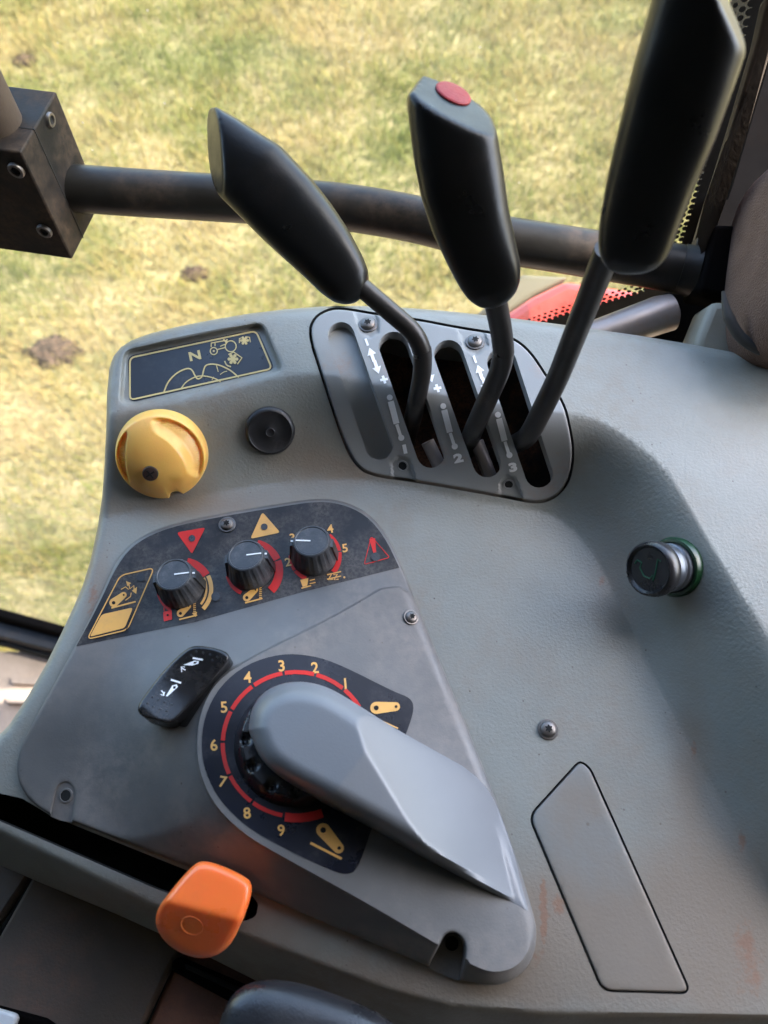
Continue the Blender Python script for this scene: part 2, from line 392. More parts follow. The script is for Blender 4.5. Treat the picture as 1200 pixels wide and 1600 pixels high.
def insub(line, poly, m):              # the runs of a closed line that stay m px inside a polygon
    line = resample(line, 5); ok = inside(line, poly) & (udist(line, poly) > m); out = []; cur = []
    k0 = int(np.argmin(ok)); line = np.roll(line, -k0, 0); ok = np.roll(ok, -k0)
    for p, o in zip(line, ok):
        if o: cur.append(tuple(p))
        elif len(cur) > 1: out.append(cur); cur = []
        else: cur = []
    if len(cur) > 1: out.append(cur)
    return out
def notched():
    P = [tuple(p) for p in PANEL]
    for U_ in (HN1, HN2):
        i0 = min(range(len(P)), key=lambda i: (P[i][0]-U_[0][0])**2+(P[i][1]-U_[0][1])**2); i1 = min(range(len(P)), key=lambda i: (P[i][0]-U_[-1][0])**2+(P[i][1]-U_[-1][1])**2)
        assert i1 > i0, (i0, i1)
        P = P[:i0]+[tuple(p) for p in U_]+P[i1+1:]
    return np.array(P)
def zP(P):
    dF = sdf(P, FACD); dP = np.clip(sdf(P, PANEL), 0, None); o = np.clip(-dF, 0, None)
    f = np.where(dF > 0, 1, np.minimum(dP/np.maximum(dP+o, 1e-6), np.clip(1-o/165, 0, 1)**1.6))
    return zH0(P)+thick(P)+zFp(P)*f+.0016*smst((dF+1.5)/3)*smst((sdf(P, PANEL)-2)/10)
GATE = chaikin([(484, 522), (492, 497), (516, 484), (540, 484), (590, 493), (652, 501), (713, 513), (765, 521), (800, 529), (826, 549), (850, 585), (879, 630), (887, 660), (895, 705), (889, 748), (872, 772), (845, 784),
    (815, 780), (782, 773), (652, 750), (580, 741), (556, 724), (537, 686), (502, 578)], 2)
def capsule(a, b, r1, r2=None, n=10):
    a, b = np.array(a, float), np.array(b, float); r2 = r2 or r1; d = (b-a)/np.linalg.norm(b-a); nn = np.array([d[1], -d[0]]); out = []
    for i in range(n+1):
        t = math.pi*i/n; out.append(a+(nn*math.cos(t)-d*math.sin(t))*r1)
    for i in range(n+1):
        t = math.pi*i/n; out.append(b+(-nn*math.cos(t)+d*math.sin(t))*r2)
    return np.array(out)
SLOTS = [capsule((533, 524), (592, 696), 21, 22), capsule((615, 541), (673, 709), 23, 22), capsule((701, 554), (761, 724), 23, 22), capsule((784, 566), (842, 740), 23, 22)]
COVER = rounded([(906, 1190), (921, 1201), (1078, 1551), (942, 1547), (828, 1276)], 16, 5)
SLOT = rounded([(-90, 1195), (0, 1240), (34, 1247), (78, 1274), (150, 1303), (292, 1360), (392, 1398), (404, 1412), (400, 1432), (382, 1440), (242, 1388), (0, 1283), (-90, 1245)], 6, 3)
OUT = chaikin([(-90, 1270), (-90, 1310), (0, 1353), (242, 1453), (433, 1549), (560, 1605), (700, 1690), (1330, 1700), (1330, 900), (1330, 582), (1200, 560), (1030, 529), (900, 510), (800, 497), (650, 481), (530, 477), (420, 485),
    (300, 505), (215, 526), (180, 548), (168, 585), (165, 700), (158, 800), (136, 900), (108, 965), (60, 1062), (0, 1155), (-90, 1290-70)], 1)

console = empty('control_console', PZ(600, 1100, -.05), 'large grey-green plastic tractor side console with control panel, lever gate and small cover', 'control console')
sheet('housing_shell', OUT, zH, 'housing', console, step=9, lines=[np.concatenate([grow(RECESS, d_), grow(RECESS, d_)[:1]]) for d_ in (3, 0, -2, -4, -6.5)]+[q for pl_, ds in ((RIDGE, (9, 3, -3)), (TOPL, (0,)), (FOOT, (0,))) for d_ in ds for q in insub(grow(pl_, d_), OUT, 8)], holes=[grow(GATE, 4), grow(COVER, 3), SLOT], skirt=.07, ring=(1, 3, 6, 10, 16), ring_r=.006, hole_skirt=.012, hole_mat='hole')
# caked soil: where it lies on the shell
STAINS = [(146, 928, 10, 26, 1), (140, 960, 7, 16, .6), (470, 711, 14, 5, .8), (560, 745, 40, 5, .5), (941, 905, 9, 20, .9), (955, 935, 6, 22, .5), (985, 985, 6, 30, .6), (1040, 1098, 8, 30, .6), (1084, 1172, 6, 26, 1), (1160, 1312, 9, 26, 1),
    (1165, 1470, 34, 50, .8), (1180, 1540, 40, 40, .6), (872, 1415, 14, 24, 1), (848, 1395, 5, 34, 1.3), (850, 1450, 6, 40, 1.3), (836, 1500, 12, 20, .7), (625, 1535, 60, 16, .45), (500, 1480, 50, 16, .35), (290, 1420, 60, 12, .3), (800, 1560, 120, 16, .35), (903, 1190, 14, 6, .7), (856, 1146, 26, 14, .4), (420, 795, 90, 5, .35), (230, 830, 16, 5, .5), (980, 1560, 120, 24, .35), (1075, 1320, 60, 90, .2)]
def add_stain(o):
    me = o.data; n = len(me.vertices); co = np.empty(n*3); me.vertices.foreach_get('co', co); co = co.reshape(-1, 3)
    d = co-np.array([0, 0, CAMZ]); dep = d[:, 1]*ST-d[:, 2]*CT; u = 600+F*d[:, 0]/dep; v = 800-F*(d[:, 1]*CT+d[:, 2]*ST)/dep; a = np.zeros(n)
    for nm_, lst in (('soil', STAINS), ('film', FILM)):
        a = np.zeros(n)
        for x, y, rx, ry, k in lst: a += k*np.exp(-((u-x)/rx)**2-((v-y)/ry)**2)
        at = me.attributes.new(nm_, 'FLOAT', 'POINT'); at.data.foreach_set('value', np.clip(a, 0, 1.2)*(.64 if nm_ == 'soil' else 1))
FILM = [(1150, 1450, 160, 160, 1), (930, 1480, 140, 120, .7), (620, 1540, 200, 40, .9), (840, 1460, 50, 90, .9), (150, 930, 25, 90, .8), (330, 790, 200, 22, .7), (560, 735, 120, 25, .7), (960, 930, 40, 90, .7), (1080, 1180, 30, 120, .7), (470, 700, 60, 40, .5), (200, 1400, 250, 30, .6), (900, 1250, 60, 60, .5), (230, 640, 60, 16, .5)]
for m_ in (M['housing'], M['cover_p']):
    N = m_.node_tree.nodes; L = m_.node_tree.links; b = N['Principled BSDF']; src = b.inputs['Base Color'].links[0].from_socket
    tc = N.new('ShaderNodeTexCoord')
    for an, sc_, rng, cc in (('film', 38, (.47, 1.25, 0, .75), (.215, .165, .12, 1)), ('soil', 210, (.86, 1.06, 0, .8), (.23, .125, .08, 1))):
        at = N.new('ShaderNodeAttribute'); at.attribute_name = an; nz = N.new('ShaderNodeTexNoise'); nz.inputs['Scale'].default_value = sc_; nz.inputs['Detail'].default_value = 8; nz.inputs['Roughness'].default_value = .72; L.new(tc.outputs['Object'], nz.inputs['Vector'])
        ad = N.new('ShaderNodeMath'); ad.operation = 'ADD'; L.new(at.outputs['Fac'], ad.inputs[0]); L.new(nz.outputs['Fac'], ad.inputs[1]); mr = N.new('ShaderNodeMapRange'); L.new(ad.outputs[0], mr.inputs[0])
        for i, v_ in enumerate(rng): mr.inputs[i+1].default_value = v_
        mx = N.new('ShaderNodeMix'); mx.data_type = 'RGBA'; L.new(mr.outputs[0], mx.inputs[0]); L.new(src, mx.inputs[6]); mx.inputs[7].default_value = cc; src = mx.outputs[2]
    L.new(src, b.inputs['Base Color'])
add_stain(console.children[0])
# dark pits behind the openings
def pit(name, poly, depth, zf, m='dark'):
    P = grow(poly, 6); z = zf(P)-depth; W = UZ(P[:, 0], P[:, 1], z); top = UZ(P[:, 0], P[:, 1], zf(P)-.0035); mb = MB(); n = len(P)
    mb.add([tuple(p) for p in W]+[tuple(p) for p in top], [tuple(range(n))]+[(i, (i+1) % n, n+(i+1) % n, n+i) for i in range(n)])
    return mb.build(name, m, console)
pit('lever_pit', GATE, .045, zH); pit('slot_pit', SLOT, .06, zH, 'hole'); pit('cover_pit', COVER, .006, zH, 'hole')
sheet('access_cover', COVER, lambda P: zH(P)-.0004, 'cover_p', console, step=10, skirt=.004, ring=(1, 2, 4), ring_r=.001)
cv = [c for c in console.children if c.name == 'access_cover'][0]; setp(cv, 'small four-sided cover let into the grey plastic'); add_stain(cv)

# lever gate
zG = lambda P: zH(P)+.0012-.0014*smst((np.maximum(np.maximum(sdf(P, TAB[0]), sdf(P, TAB[1])), np.maximum(sdf(P, TAB[2]), sdf(P, TAB[3])))+1)/3)
TAB = [np.array(t, float) for t in ([(552, 485), (586, 490), (592, 500), (592, 520), (577, 528), (563, 520)], [(713, 512), (757, 518), (764, 540), (745, 555), (727, 547)],
       [(614, 752), (611, 722), (622, 712), (640, 716), (652, 756)], [(781, 780), (780, 755), (790, 742), (806, 746), (822, 790)])]
gate = sheet('gate_plate', GATE, zG, 'gate', console, step=3.2, holes=SLOTS, skirt=.006, ring=(1, 2.5), ring_r=.001, hole_skirt=.007)
setp(gate, 'pale grey slotted plate around the three levers')
zS0 = lambda P: zH(P)-.0045
sheet('slot_blank', grow(SLOTS[0], 3), zS0, 'gate', console, step=6, skirt=.002)
def torx(parent, u, v, zf, rpx, local=None, name='screw', m='steel'):
    r = rpx*pxm(u, v, .02); T = frame(u, v, zf, random.uniform(0, 60)); mb = MB()
    mb.lathe([(r*1.0, -.001), (r*1.0, r*.10), (r*.95, r*.16), (r*.78, r*.17), (r*.76, r*.36), (r*.68, r*.46), (r*.52, r*.53), (r*.36, r*.55), (r*.34, r*.56), (0, r*.56)], 40, 0, T)
    star = [(r*(.31+.07*math.cos(6*a))*math.cos(a), r*(.31+.07*math.cos(6*a))*math.sin(a)) for a in [math.pi*i/24 for i in range(48)]]
    mb.prism(star, r*.5, r*.575, 1, T)
    return mb.build(name, [m, 'hole'], parent)
torx(gate, 575, 508, zG, 14); torx(gate, 742, 535, zG, 14)
def hole(parent, u, v, zf, rpx, name='screw_hole'):
    r = rpx*pxm(u, v, .02); T = frame(u, v, zf); mb = MB()
    mb.lathe([(r*1.35, -.0005), (r*1.3, .0004), (r*1.05, .0005), (r, .0002), (r*.97, -.003)], 28, 0, T); mb.lathe([(r*1.0, .00025), (0, .00025)], 28, 1, T)
    return mb.build(name, ['gate' if parent == gate else 'panel', 'hole'], parent)
hole(gate, 629, 728, zG, 7); hole(gate, 795, 757, zG, 6.5)
gi = Ink(zG, .00035)
def rel(x0, y0, pts): return [(x0+a, y0+b) for a, b in pts]
def arrow(x, y, dx, dy, L, wd):
    n = math.hypot(dx, dy); dx, dy = dx/n, dy/n; px_, py_ = -dy, dx
    q = [(0, -.3), (.5, -.3), (.5, -.85), (1, 0), (.5, .85), (.5, .3), (0, .3)]
    gi.poly([(x+dx*a*L+px_*b*wd, y+dy*a*L+py_*b*wd) for a, b in q], step=30)
for k, (ox, oy) in enumerate([(0, 0), (83.5, 13.5), (169, 27)]):
    gi.stroke([(571+ox, 529+oy), (575+ox, 540+oy)], 3.5)
    arrow(584.5+ox, 565+oy, -.33, -1, 23, 8.5); arrow(585+ox, 563+oy, .33, 1, 22, 8.5)
    gi.stroke([(594+ox, 594+oy), (606+ox, 592+oy)], 4); gi.stroke([(598+ox, 587+oy), (602+ox, 599+oy)], 4)
    gi.disc(609+ox, 621+oy, 4.6); gi.disc(627+ox, 684+oy, 4.8)
    gi.stroke([(610.5+ox, 627+oy), (619.5+ox, 662+oy)], 9.5); gi.stroke([(620+ox, 663+oy), (626.5+ox, 683+oy)], 5)
    gi.text(str(k+1), 632.5+ox*1.0, 701.5+oy*1.05, 12.5, 12, .085, 1.5)
gi.build('gate_markings', 'white', gate)

# sticker in its recess
zR = lambda P: zH0(P)-.0045
stk = Ink(zR, .0003).poly(rounded([(199, 556), (402, 514), (430, 577), (203, 629)], 12)).build('pictogram_sticker', 'sticker', console)
g = Ink(zR, .0006); g.stroke(rounded([(203, 559), (400, 517), (425, 576), (203, 625)], 8), 2.6, True)
g.text('N', 304.5, 555.5, 13.5, 12, .045, 1.35)
g.stroke(chaikin([(256, 613), (262, 597), (275, 583), (292, 575), (300, 577), (305, 588), (309, 593), (316, 589), (318, 578), (322, 569), (340, 569), (358, 577), (368, 585), (373, 590)], 2, False), 2.2)
g.stroke(chaikin([(283, 607), (290, 597), (302, 590), (311, 587), (325, 588), (338, 592), (345, 597)], 2, False), 1.8)
for c in ((334, 548.5, 5.5), (360.5, 541, 8.5)): g.arc(c[0], c[1], c[2], 0, 360, 1.6)
g.disc(334, 548.5, 1.6)
g.stroke([(340, 546), (352, 543)], 1.6); g.stroke([(330, 542), (330, 536), (352, 532), (355, 533)], 1.7); g.stroke([(336, 541), (336, 536)], 1.6); g.stroke([(344, 541), (354, 537)], 1.4)
g.stroke([(349, 530), (355, 536)], 2.4); g.stroke([(355, 530), (353, 536)], 2)
def flower(x, y, r):
    g.disc(x, y, r*.75)
    for i in range(6): g.disc(x+r*math.cos(i*1.047), y+r*math.sin(i*1.047), r*.42)
flower(382, 532, 5); g.stroke([(374, 536), (374, 529), (380, 527)], 1.6); g.stroke([(386, 526.5), (390, 527), (391, 535)], 1.6)
flower(364, 561, 6); g.stroke([(357, 554), (365, 550), (378, 559), (371, 569)], 1.8); g.stroke(chaikin([(351, 564), (354, 571), (361, 573)], 2, False), 2)
g.stroke([(338, 570), (341, 581)], 1.3); g.stroke([(334, 589), (331, 594)], 1.2); g.stroke([(344, 585), (350, 581), (355, 580)], 1.1)
g.build('sticker_pictograms', 'gold', console)

# control panel
panel = sheet('control_panel', notched(), zP, 'panel', console, step=7, skirt=.012, ring=(1, 2.5, 5), ring_r=.0018, lines=[q for d_ in (-1.6, 0, 1.6) for q in insub(grow(FACD, d_), notched(), 5)], sharp=24)
for U_ in (HN1, HN2):
    w_ = sheet('screw_well', grow(np.concatenate([U_, [(U_[-1]+U_[0])/2+(1, 2)]]), 2), lambda P: zH0(P)+.0022, 'panel', console, step=5, skirt=.004)
setp(panel, 'darker smooth panel carrying the knobs and the numbered dial')
STRIP = chaikin([(119, 1010), (154, 946), (184, 880), (215, 846), (264, 824), (340, 808), (430, 793), (495, 783), (533, 787), (571, 804), (600, 837), (624, 887)], 2, False)
STRIP = np.concatenate([STRIP, [(473, 925), (305, 972)]])
Ink(zP, .00015).poly(STRIP, step=9).build('strip_decal', 'decal', panel)
A = Ink(zP, .0005); B = Ink(zP, .00052); K = Ink(zP, .00075)
A.stroke(rounded([(136, 999), (188, 899), (241, 887), (199, 984)], 9), 1.8, True)
A.poly(rounded([(140, 995), (159, 960), (208, 949), (195, 981)], 5))
K.stroke([(142, 999), (196, 987), (211, 952)], 1)
B.poly(rounded([(276, 832), (321, 824), (300, 866)], 5)); pass
A.poly(rounded([(410, 800), (438, 832), (391, 842)], 5)); pass
B.stroke(rounded([(580, 838), (609, 871), (569, 882)], 4), 1.2, True); B.poly([(577, 842), (586, 841), (588, 864), (584, 866)]); pass
def link(x, y, s=1, a=38, shadow=False):       # lift-arm pictogram
    d = (math.cos(R(a)), -math.sin(R(a))); p = (x-d[0]*9*s, y-d[1]*9*s); q = (x+d[0]*10*s, y+d[1]*10*s)
    A.poly(capsule(p, q, 6.5*s, 4.5*s, 6), step=30); K.disc(p[0], p[1], 2.6*s); K.disc(q[0], q[1], 1.4*s)
link(185, 936, 1.05); A.stroke([(174, 950), (212, 940)], 2.4); A.stroke([(189, 921), (196, 917), (201, 921)], 1.4); A.stroke([(196, 938), (204, 932), (205, 926)], 1.4)
A.poly([(197, 908), (205, 911), (199, 916)], step=30); A.stroke([(201, 912), (203, 920), (209, 915), (210, 924)], 2); A.poly([(214, 917), (213, 928), (206, 923)], step=30)
link(288, 953, .9, 42); A.stroke([(280, 968), (308, 961)], 2.2)
for i in range(6): A.stroke([(302, 941+i*3), (306, 940+i*3)], 1.4)
A.poly([(300, 958), (308, 956), (306, 964)], step=30)
link(392, 928, .95, 42); A.stroke([(383, 942), (410, 935)], 2.2); A.stroke([(404, 917), (411, 915)], 2)
for i in range(6): A.stroke([(405, 919+i*3), (409, 918+i*3)], 1.4)
A.poly([(469, 906), (482, 903), (480, 915), (473, 917)], step=30); A.stroke([(471, 919), (486, 915)], 2); A.stroke([(484, 907), (492, 905)], 1.4); A.stroke([(484, 912), (493, 910)], 1.4)
for y in (0, 7): A.stroke([(511, 898+y), (533, 893+y)], 1.8)
for x in (0, 9): A.stroke([(512+x, 898), (518+x, 897), (513+x, 906), (520+x, 905)], 2)
A.disc(538, 902, 1.6)
for r_ in ((253, 958, 269, 966),): B.poly(rounded([(255, 956), (268, 953), (269, 968), (256, 971)], 1.5)); K.disc(262, 961, 1.8)
B.stroke(chaikin([(257, 955), (256, 949), (260, 946), (265, 947), (266, 954)], 1, False), 2)
K1, K2, K3 = (285, 920), (393, 892), (491, 869)
B.arc(*K1, 43, 80, 30, 12); A.arc(*K1, 45, 27, -44, 6.5); A.arc(*K1, 37.5, 27, -40, 3.5); B.arc(*K1, 38, 190, 240, 5)
B.arc(*K2, 43, 78, 24, 13); B.arc(*K2, 43, 21, -45, 13); B.arc(*K2, 38, 192, 245, 6)
B.arc(*K3, 39, 55, 12, 8); B.arc(*K3, 39, 9, -40, 8); B.arc(*K3, 37, 178, 215, 6); B.arc(*K3, 37, 218, 250, 6)
for c, x, y in (('2', 450, 878), ('3', 457, 840), ('4', 516, 826), ('5', 539, 856)): A.text(c, x, y, 12.5, 10, .03, 1.1)

# dial decal
A.build('amber_markings', 'ink', panel); B.build('red_markings', 'red', panel); K.build('symbol_holes', 'hole', panel)
for x, y, r in ((300, 841, 5.2), (413, 823, 5.2), (587, 870, 7), (220, 902, 6.5), (337, 932, 7)): Ink(zP, .0009).disc(x, y, r).build('indicator_lamp', 'black', panel)
A = Ink(zP, .0005); B = Ink(zP, .00052); K = Ink(zP, .00075)
DEC = [(314, 1169), (319, 1120), (343, 1072), (386, 1037), (439, 1021), (488, 1024), (531, 1038), (618, 1082), (641, 1090), (648, 1106), (636, 1144), (600, 1230), (577, 1307), (558, 1360), (541, 1367), (517, 1360), (449, 1328), (386, 1293), (343, 1251), (321, 1207)]
Ink(zP, .00025).poly(chaikin(DEC, 2), step=9).build('dial_decal', 'navy', panel)
for c, x, y in zip('123456789', (539.5, 492, 440, 387, 350, 334, 348, 386, 439.5), (1068, 1043, 1040, 1058, 1104.5, 1164, 1221, 1270, 1297)): A.text(c, x, y, 17, 5 if c != '7' else -10, .025)
DC = (463, 1163)
for a0, a1 in ((31, 49), (51, 74), (76, 99), (101, 125), (127, 151), (153, 177), (179, 204), (206, 232), (234, 259)): B.arc(*DC, 115, a0, a1, 6.5, 113)
B.arc(*DC, 114, 261, 291, 14, 115)
A.poly(capsule((588, 1106), (618, 1104), 9.5, 7), step=30); K.disc(588, 1106, 3.8); K.disc(619, 1104, 2.2); A.stroke([(580, 1119), (622, 1138)], 2)
K.build('pivot_holes', 'hole', panel); K = Ink(zP, .0008)
A.poly(capsule((505, 1297), (529, 1325), 11, 8.5), step=30); K.disc(505, 1297, 4.5); K.disc(530, 1325, 2.8); A.stroke([(485, 1317), (534, 1342)], 4)
A.build('dial_numbers', 'ink', panel); B.build('dial_ring', 'red', panel); K.build('pivot_holes', 'hole', panel)
torx(panel, 355, 820, lambda P: zP(P)+.0002, 14); torx(panel, 642, 965, zP, 13); torx(console, 856, 1140, zH, 17)
zW = lambda P: zH0(P)+.0024
hole(panel, 103, 1243, zW, 9); hole(panel, 706, 1474, zW, 11)

# hood over the dial
HOOD = chaikin([(388, 1140), (392, 1108), (410, 1082), (440, 1067), (475, 1064), (512, 1073), (548, 1094), (610, 1134), (660, 1162), (759, 1217), (797, 1310), (829, 1427)], 2, False)
HOOD = np.concatenate([HOOD, chaikin([(829, 1427), (760, 1392), (668, 1340), (560, 1277), (480, 1236), (436, 1212), (406, 1186), (388, 1140)], 2, False)[1:-1]])
HX = np.array([365, 275.])/457
def zHood(P):
    s_ = ((P-np.array([463, 1150]))@HX)/457
    Az = np.interp(s_, [-.2, 0, .22, .58, 1, 1.1], [.052, .055, .056, .044, .013, .01])
    dl = (P-np.array([758, 1218]))@np.array([-.947, .32])
    Bz = zP(np.array([[760, 1218.]]))[0]+.0022+np.clip(dl, -5, 400)*.00031
    d = udist(P, HOOD); x = np.clip(1-d/34, 0, 1); Ar = Az-.014*(1-np.sqrt(1-x*x*.98))
    k = .0007; h = np.clip(.5+.5*(Bz-Ar)/k, 0, 1); zz = Bz*(1-h)+Ar*h-k*h*(1-h)
    return np.maximum(zz, zP(P)+.0004)
hood = sheet('dial_hood', HOOD, zHood, 'hood', console, step=3.6, skirt=.045, ring=(.8, 2, 4, 8, 14), ring_r=.0008, sharp=40)
setp(hood, 'raised wedge shaped grey cover pointing down to the right over the dial')

# dial wheel under the hood
T = frame(*DC, lambda P: zFp(P)+zH0(P)+thick(P)); pm = pxm(*DC, .03)
wheel = empty('dial_wheel', T.translation, 'black dimpled thumb wheel ringed by numbers, partly under the grey hood', 'dial wheel', rot=T.to_3x3())
mb = MB(); nr, na = 56, 240; vs = []; fs = []
RW = 103*pm
for i in range(nr):
    q = i/(nr-1); r = RW*(1-q*.5)
    for j in range(na):
        a = 2*math.pi*j/na; z = .0005+.011*smst(np.array(q/.35))-.001
        k = math.cos(a*12)
        z -= .0040*math.exp(-((q-.40)/.15)**2)*max(0, k)**1.2
        vs.append((r*math.cos(a), r*math.sin(a), float(z)))
for i in range(nr-1):
    for j in range(na): fs.append((i*na+j, i*na+(j+1) % na, (i+1)*na+(j+1) % na, (i+1)*na+j))
fs.append(tuple((nr-1)*na+j for j in range(na)))
mb.add(vs, fs); mb.build('wheel_rim', 'black', wheel, 50, True)

# three small rotary knobs
def rotary(c, ang, label):
    T = frame(*c, zP); pm = pxm(*c); e = empty('rotary_knob', T.translation, label, 'knob', 'small black rotary knobs on the panel', T.to_3x3())
    rb = 35.5*pm; rt = 27.5*pm; H = .0175; mb = MB(); n = 120
    prof = [(rb, 0), (rb, H*.12), (rb*.985, H*.16), (rt*1.06, H*.90), (rt*1.0, H*.97), (rt*.97, H), (rt*.90, H*1.01), (rt*.86, H*.985), (0, H*.985)]
    def flute(a, r, z):
        if z < H*.14 or z > H*.93: return 1
        return 1-.05*(max(0, math.cos(a*16))**.6)*min(1, (z-H*.14)/(H*.1))
    mb.lathe(prof, n*2, 0, None, flute); mb.build('knob_body', 'knob', e, 30, True)
    mb = MB(); Tt = Matrix.Rotation(R(ang), 4, 'Z')
    for sg in ((0, 180) if True else (0,)):
        T2 = Matrix.Rotation(R(ang+sg), 4, 'Z'); hw = .0027
        v = [(rb*.7, -hw, 0), (rb*1.06, -hw, 0), (rb*1.06, hw, 0), (rb*.7, hw, 0), (rt*.8, -hw, H*.93), (rt*1.17, -hw, H*.90), (rt*1.17, hw, H*.90), (rt*.8, hw, H*.93)]
        mb.add(v, [(3, 2, 1, 0), (4, 5, 6, 7), (0, 1, 5, 4), (1, 2, 6, 5), (2, 3, 7, 6), (3, 0, 4, 7)], 0, T2)
    mb.build('grip_wing', 'knob', e, 30, True)
    mb = MB(); mb.box(rt*.05, rt*.86, -.0004, .0004, H*.98, H*1.0+.0001, 0, Tt); mb.box(rt*.98, rt*1.14, -.0005, .0005, H*.9, H*.945, 0, Tt); mb.build('pointer_line', 'white', e, 30, True)
rotary(K1, 8, 'small black knob beside the red padlock symbol, lowest of the three fluted knobs')
rotary(K2, 8, 'small black fluted knob between the two others, below the amber triangle')
rotary(K3, 178, 'small black fluted knob ringed by the amber numbers 2 3 4 5')

# yellow knob
def zYk(P): return zH(P)
T = frame(254, 708, zYk); pm = pxm(254, 708, .02)
yk = empty('yellow_rotary_knob', T.translation, 'large round yellow knob with finger recesses below the pictogram sticker', 'knob', rot=T.to_3x3())
mb = MB(); RK = 70*pm; HK = .020; nr, na = 80, 300; vs = [(0, 0, HK)]; fs = []
# (-0.18,-0.25)*RK is where the screw sits, the dome's crown leans that way
for i in range(1, nr+1):
    q = i/nr
    for j in range(na):
        a = 2*math.pi*j/na; rr = RK*min(1, q*1.0)
        x, y = rr*math.cos(a), rr*math.sin(a)
        z = HK*(1-q**2.4*.58)
        if q > .94: z -= HK*.40*((q-.94)/.06)**2
        ad_ = math.degrees(a); ad_ = ad_-360 if ad_ > 180 else ad_
        def win(v, lo, hi, e): return float(smst(np.array((v-lo)/e))*smst(np.array((hi-v)/e)))
        ri = .44+.16*abs((ad_-35)/60)**2
        dr = win(ad_, -32, 102, 16)*float(smst(np.array((q-ri)/.22)))*float(smst(np.array((.935-q)/.10)))
        a2 = ad_+360 if ad_ < 0 else ad_; ri2 = .70+.14*abs((a2-178)/40)**2
        dl = win(a2, 136, 220, 10)*float(smst(np.array((q-ri2)/.06)))*float(smst(np.array((.935-q)/.035)))
        z -= .0036*dr+.0036*dl
        if dl > .4: z += .00035*math.sin(y/RK*120)
        if dr > .5 and q > .78: z += .00022*math.sin(y/RK*120)
        # ridge running from the screw to the notch
        s3 = x*math.cos(R(35))+y*math.sin(R(35)); s4 = -x*math.sin(R(35))+y*math.cos(R(35))
        z += .0012*math.exp(-((s4+.55*RK)/(.16*RK))**2)*float(smst(np.array((s3+.1*RK)/(.3*RK))))
        # notch at the lower right of the rim
        da = (a-R(-73)+math.pi) % (2*math.pi)-math.pi
        if abs(da) < .17:
            k = math.cos(da/.17*math.pi/2)**.6; x *= 1-.20*k*q**6; y *= 1-.20*k*q**6
        vs.append((x, y, float(z)))
for j in range(na): fs.append((0, 1+j, 1+(j+1) % na))
for i in range(nr-1):
    for j in range(na): a_, b_ = 1+i*na+j, 1+i*na+(j+1) % na; fs.append((a_, a_+na, b_+na, b_))
k = len(vs)
for j in range(na): x, y, z = vs[1+(nr-1)*na+j]; vs.append((x, y, -.001))
for j in range(na): a_, b_ = 1+(nr-1)*na+j, 1+(nr-1)*na+(j+1) % na; fs.append((a_, k+j, k+(j+1) % na, b_))
mb.add(vs, fs); mb.build('knob_body', 'yellow', yk, 60, True)
mb = MB(); sx_, sy_ = -.19*RK, -.22*RK
TT = Matrix.Translation((sx_, sy_, HK*1.02)); mb.lathe([(.0046, -.004), (.0046, .0000), (.0042, .0006), (.0030, .0009), (0, .0010)], 28, 0, TT)
mb.box(-.003, .003, -.0005, .0005, -.0003, .00112, 1, TT @ Matrix.Rotation(.6, 4, 'Z')); mb.box(-.0005, .0005, -.003, .003, -.0003, .00116, 1, TT @ Matrix.Rotation(.6, 4, 'Z'))
mb.build('screw', [mat('dark_screw', (.05, .03, .025), .4, metal=.3), 'hole'], yk, 35, True)

# round black blanking cap
T = frame(422, 672, zH); pm = pxm(422, 672, .02); r = 38.5*pm
cap = empty('blanking_cap', T.translation, 'round black blanking cap with small ring in its centre, right of the yellow knob', 'cap', rot=T.to_3x3())
mb = MB(); mb.lathe([(r*.97, -.001), (r, .001), (r*.985, .0028), (r*.93, .004), (r*.86, .0045), (r*.84, .0042), (r*.2, .0046), (r*.17, .0050), (r*.14, .0047), (0, .0047)], 64); mb.build('cap_disc', mat('cap_rubber', (.014, .014, .015), .42, dust=(.2, .18, .17), dustamt=.25, dscale=60), cap, 60, True)

# power socket plug on the slope
T = frame(1054, 886, zH); pm = pxm(1054, 886, .02)
pl = empty('socket_plug', T.translation, 'round black push plug with grey barrel and green collar on the right-hand slope', 'plug', rot=T.to_3x3())
r = 43*pm; mb = MB(); mb.lathe([(r*1.06, -.002), (r*1.06, .001), (r*1.0, .003), (r*.9, .0032), (r*.88, 0)], 64); mb.build('collar', 'green', pl, 40, True)
mb = MB(); mb.lathe([(r*.86, -.001), (r*.86, .006), (r*.80, .007), (r*.80, .009), (r*.86, .010), (r*.86, .013), (r*.82, .014), (r*.82, .016), (r*.87, .017)], 64); mb.build('barrel', mat('dull_barrel', (.10, .11, .125), .34, metal=.6), pl, 40, True)
mb = MB(); mb.lathe([(r*.85, .015), (r*.95, .0165), (r*.97, .020), (r*.93, .0235), (r*.84, .0245), (r*.76, .0235), (r*.74, .0228), (0, .0228)], 64); mb.build('cap', 'black', pl, 60, True)
mb = MB(); z = .0230; gl = [[(-.010, .0035), (-.008, .0055), (-.005, .004), (-.0065, .001), (-.004, -.004), (0, -.0055), (.002, -.0035)], [(.002, -.0065), (.004, -.002), (.006, .006), (.008, .0045)]]
for s_ in gl: mb.tube([(x*.9, y*.9, z) for x, y in s_], .0004, 6)
mb.build('pictogram', 'greenink', pl, 40, True)

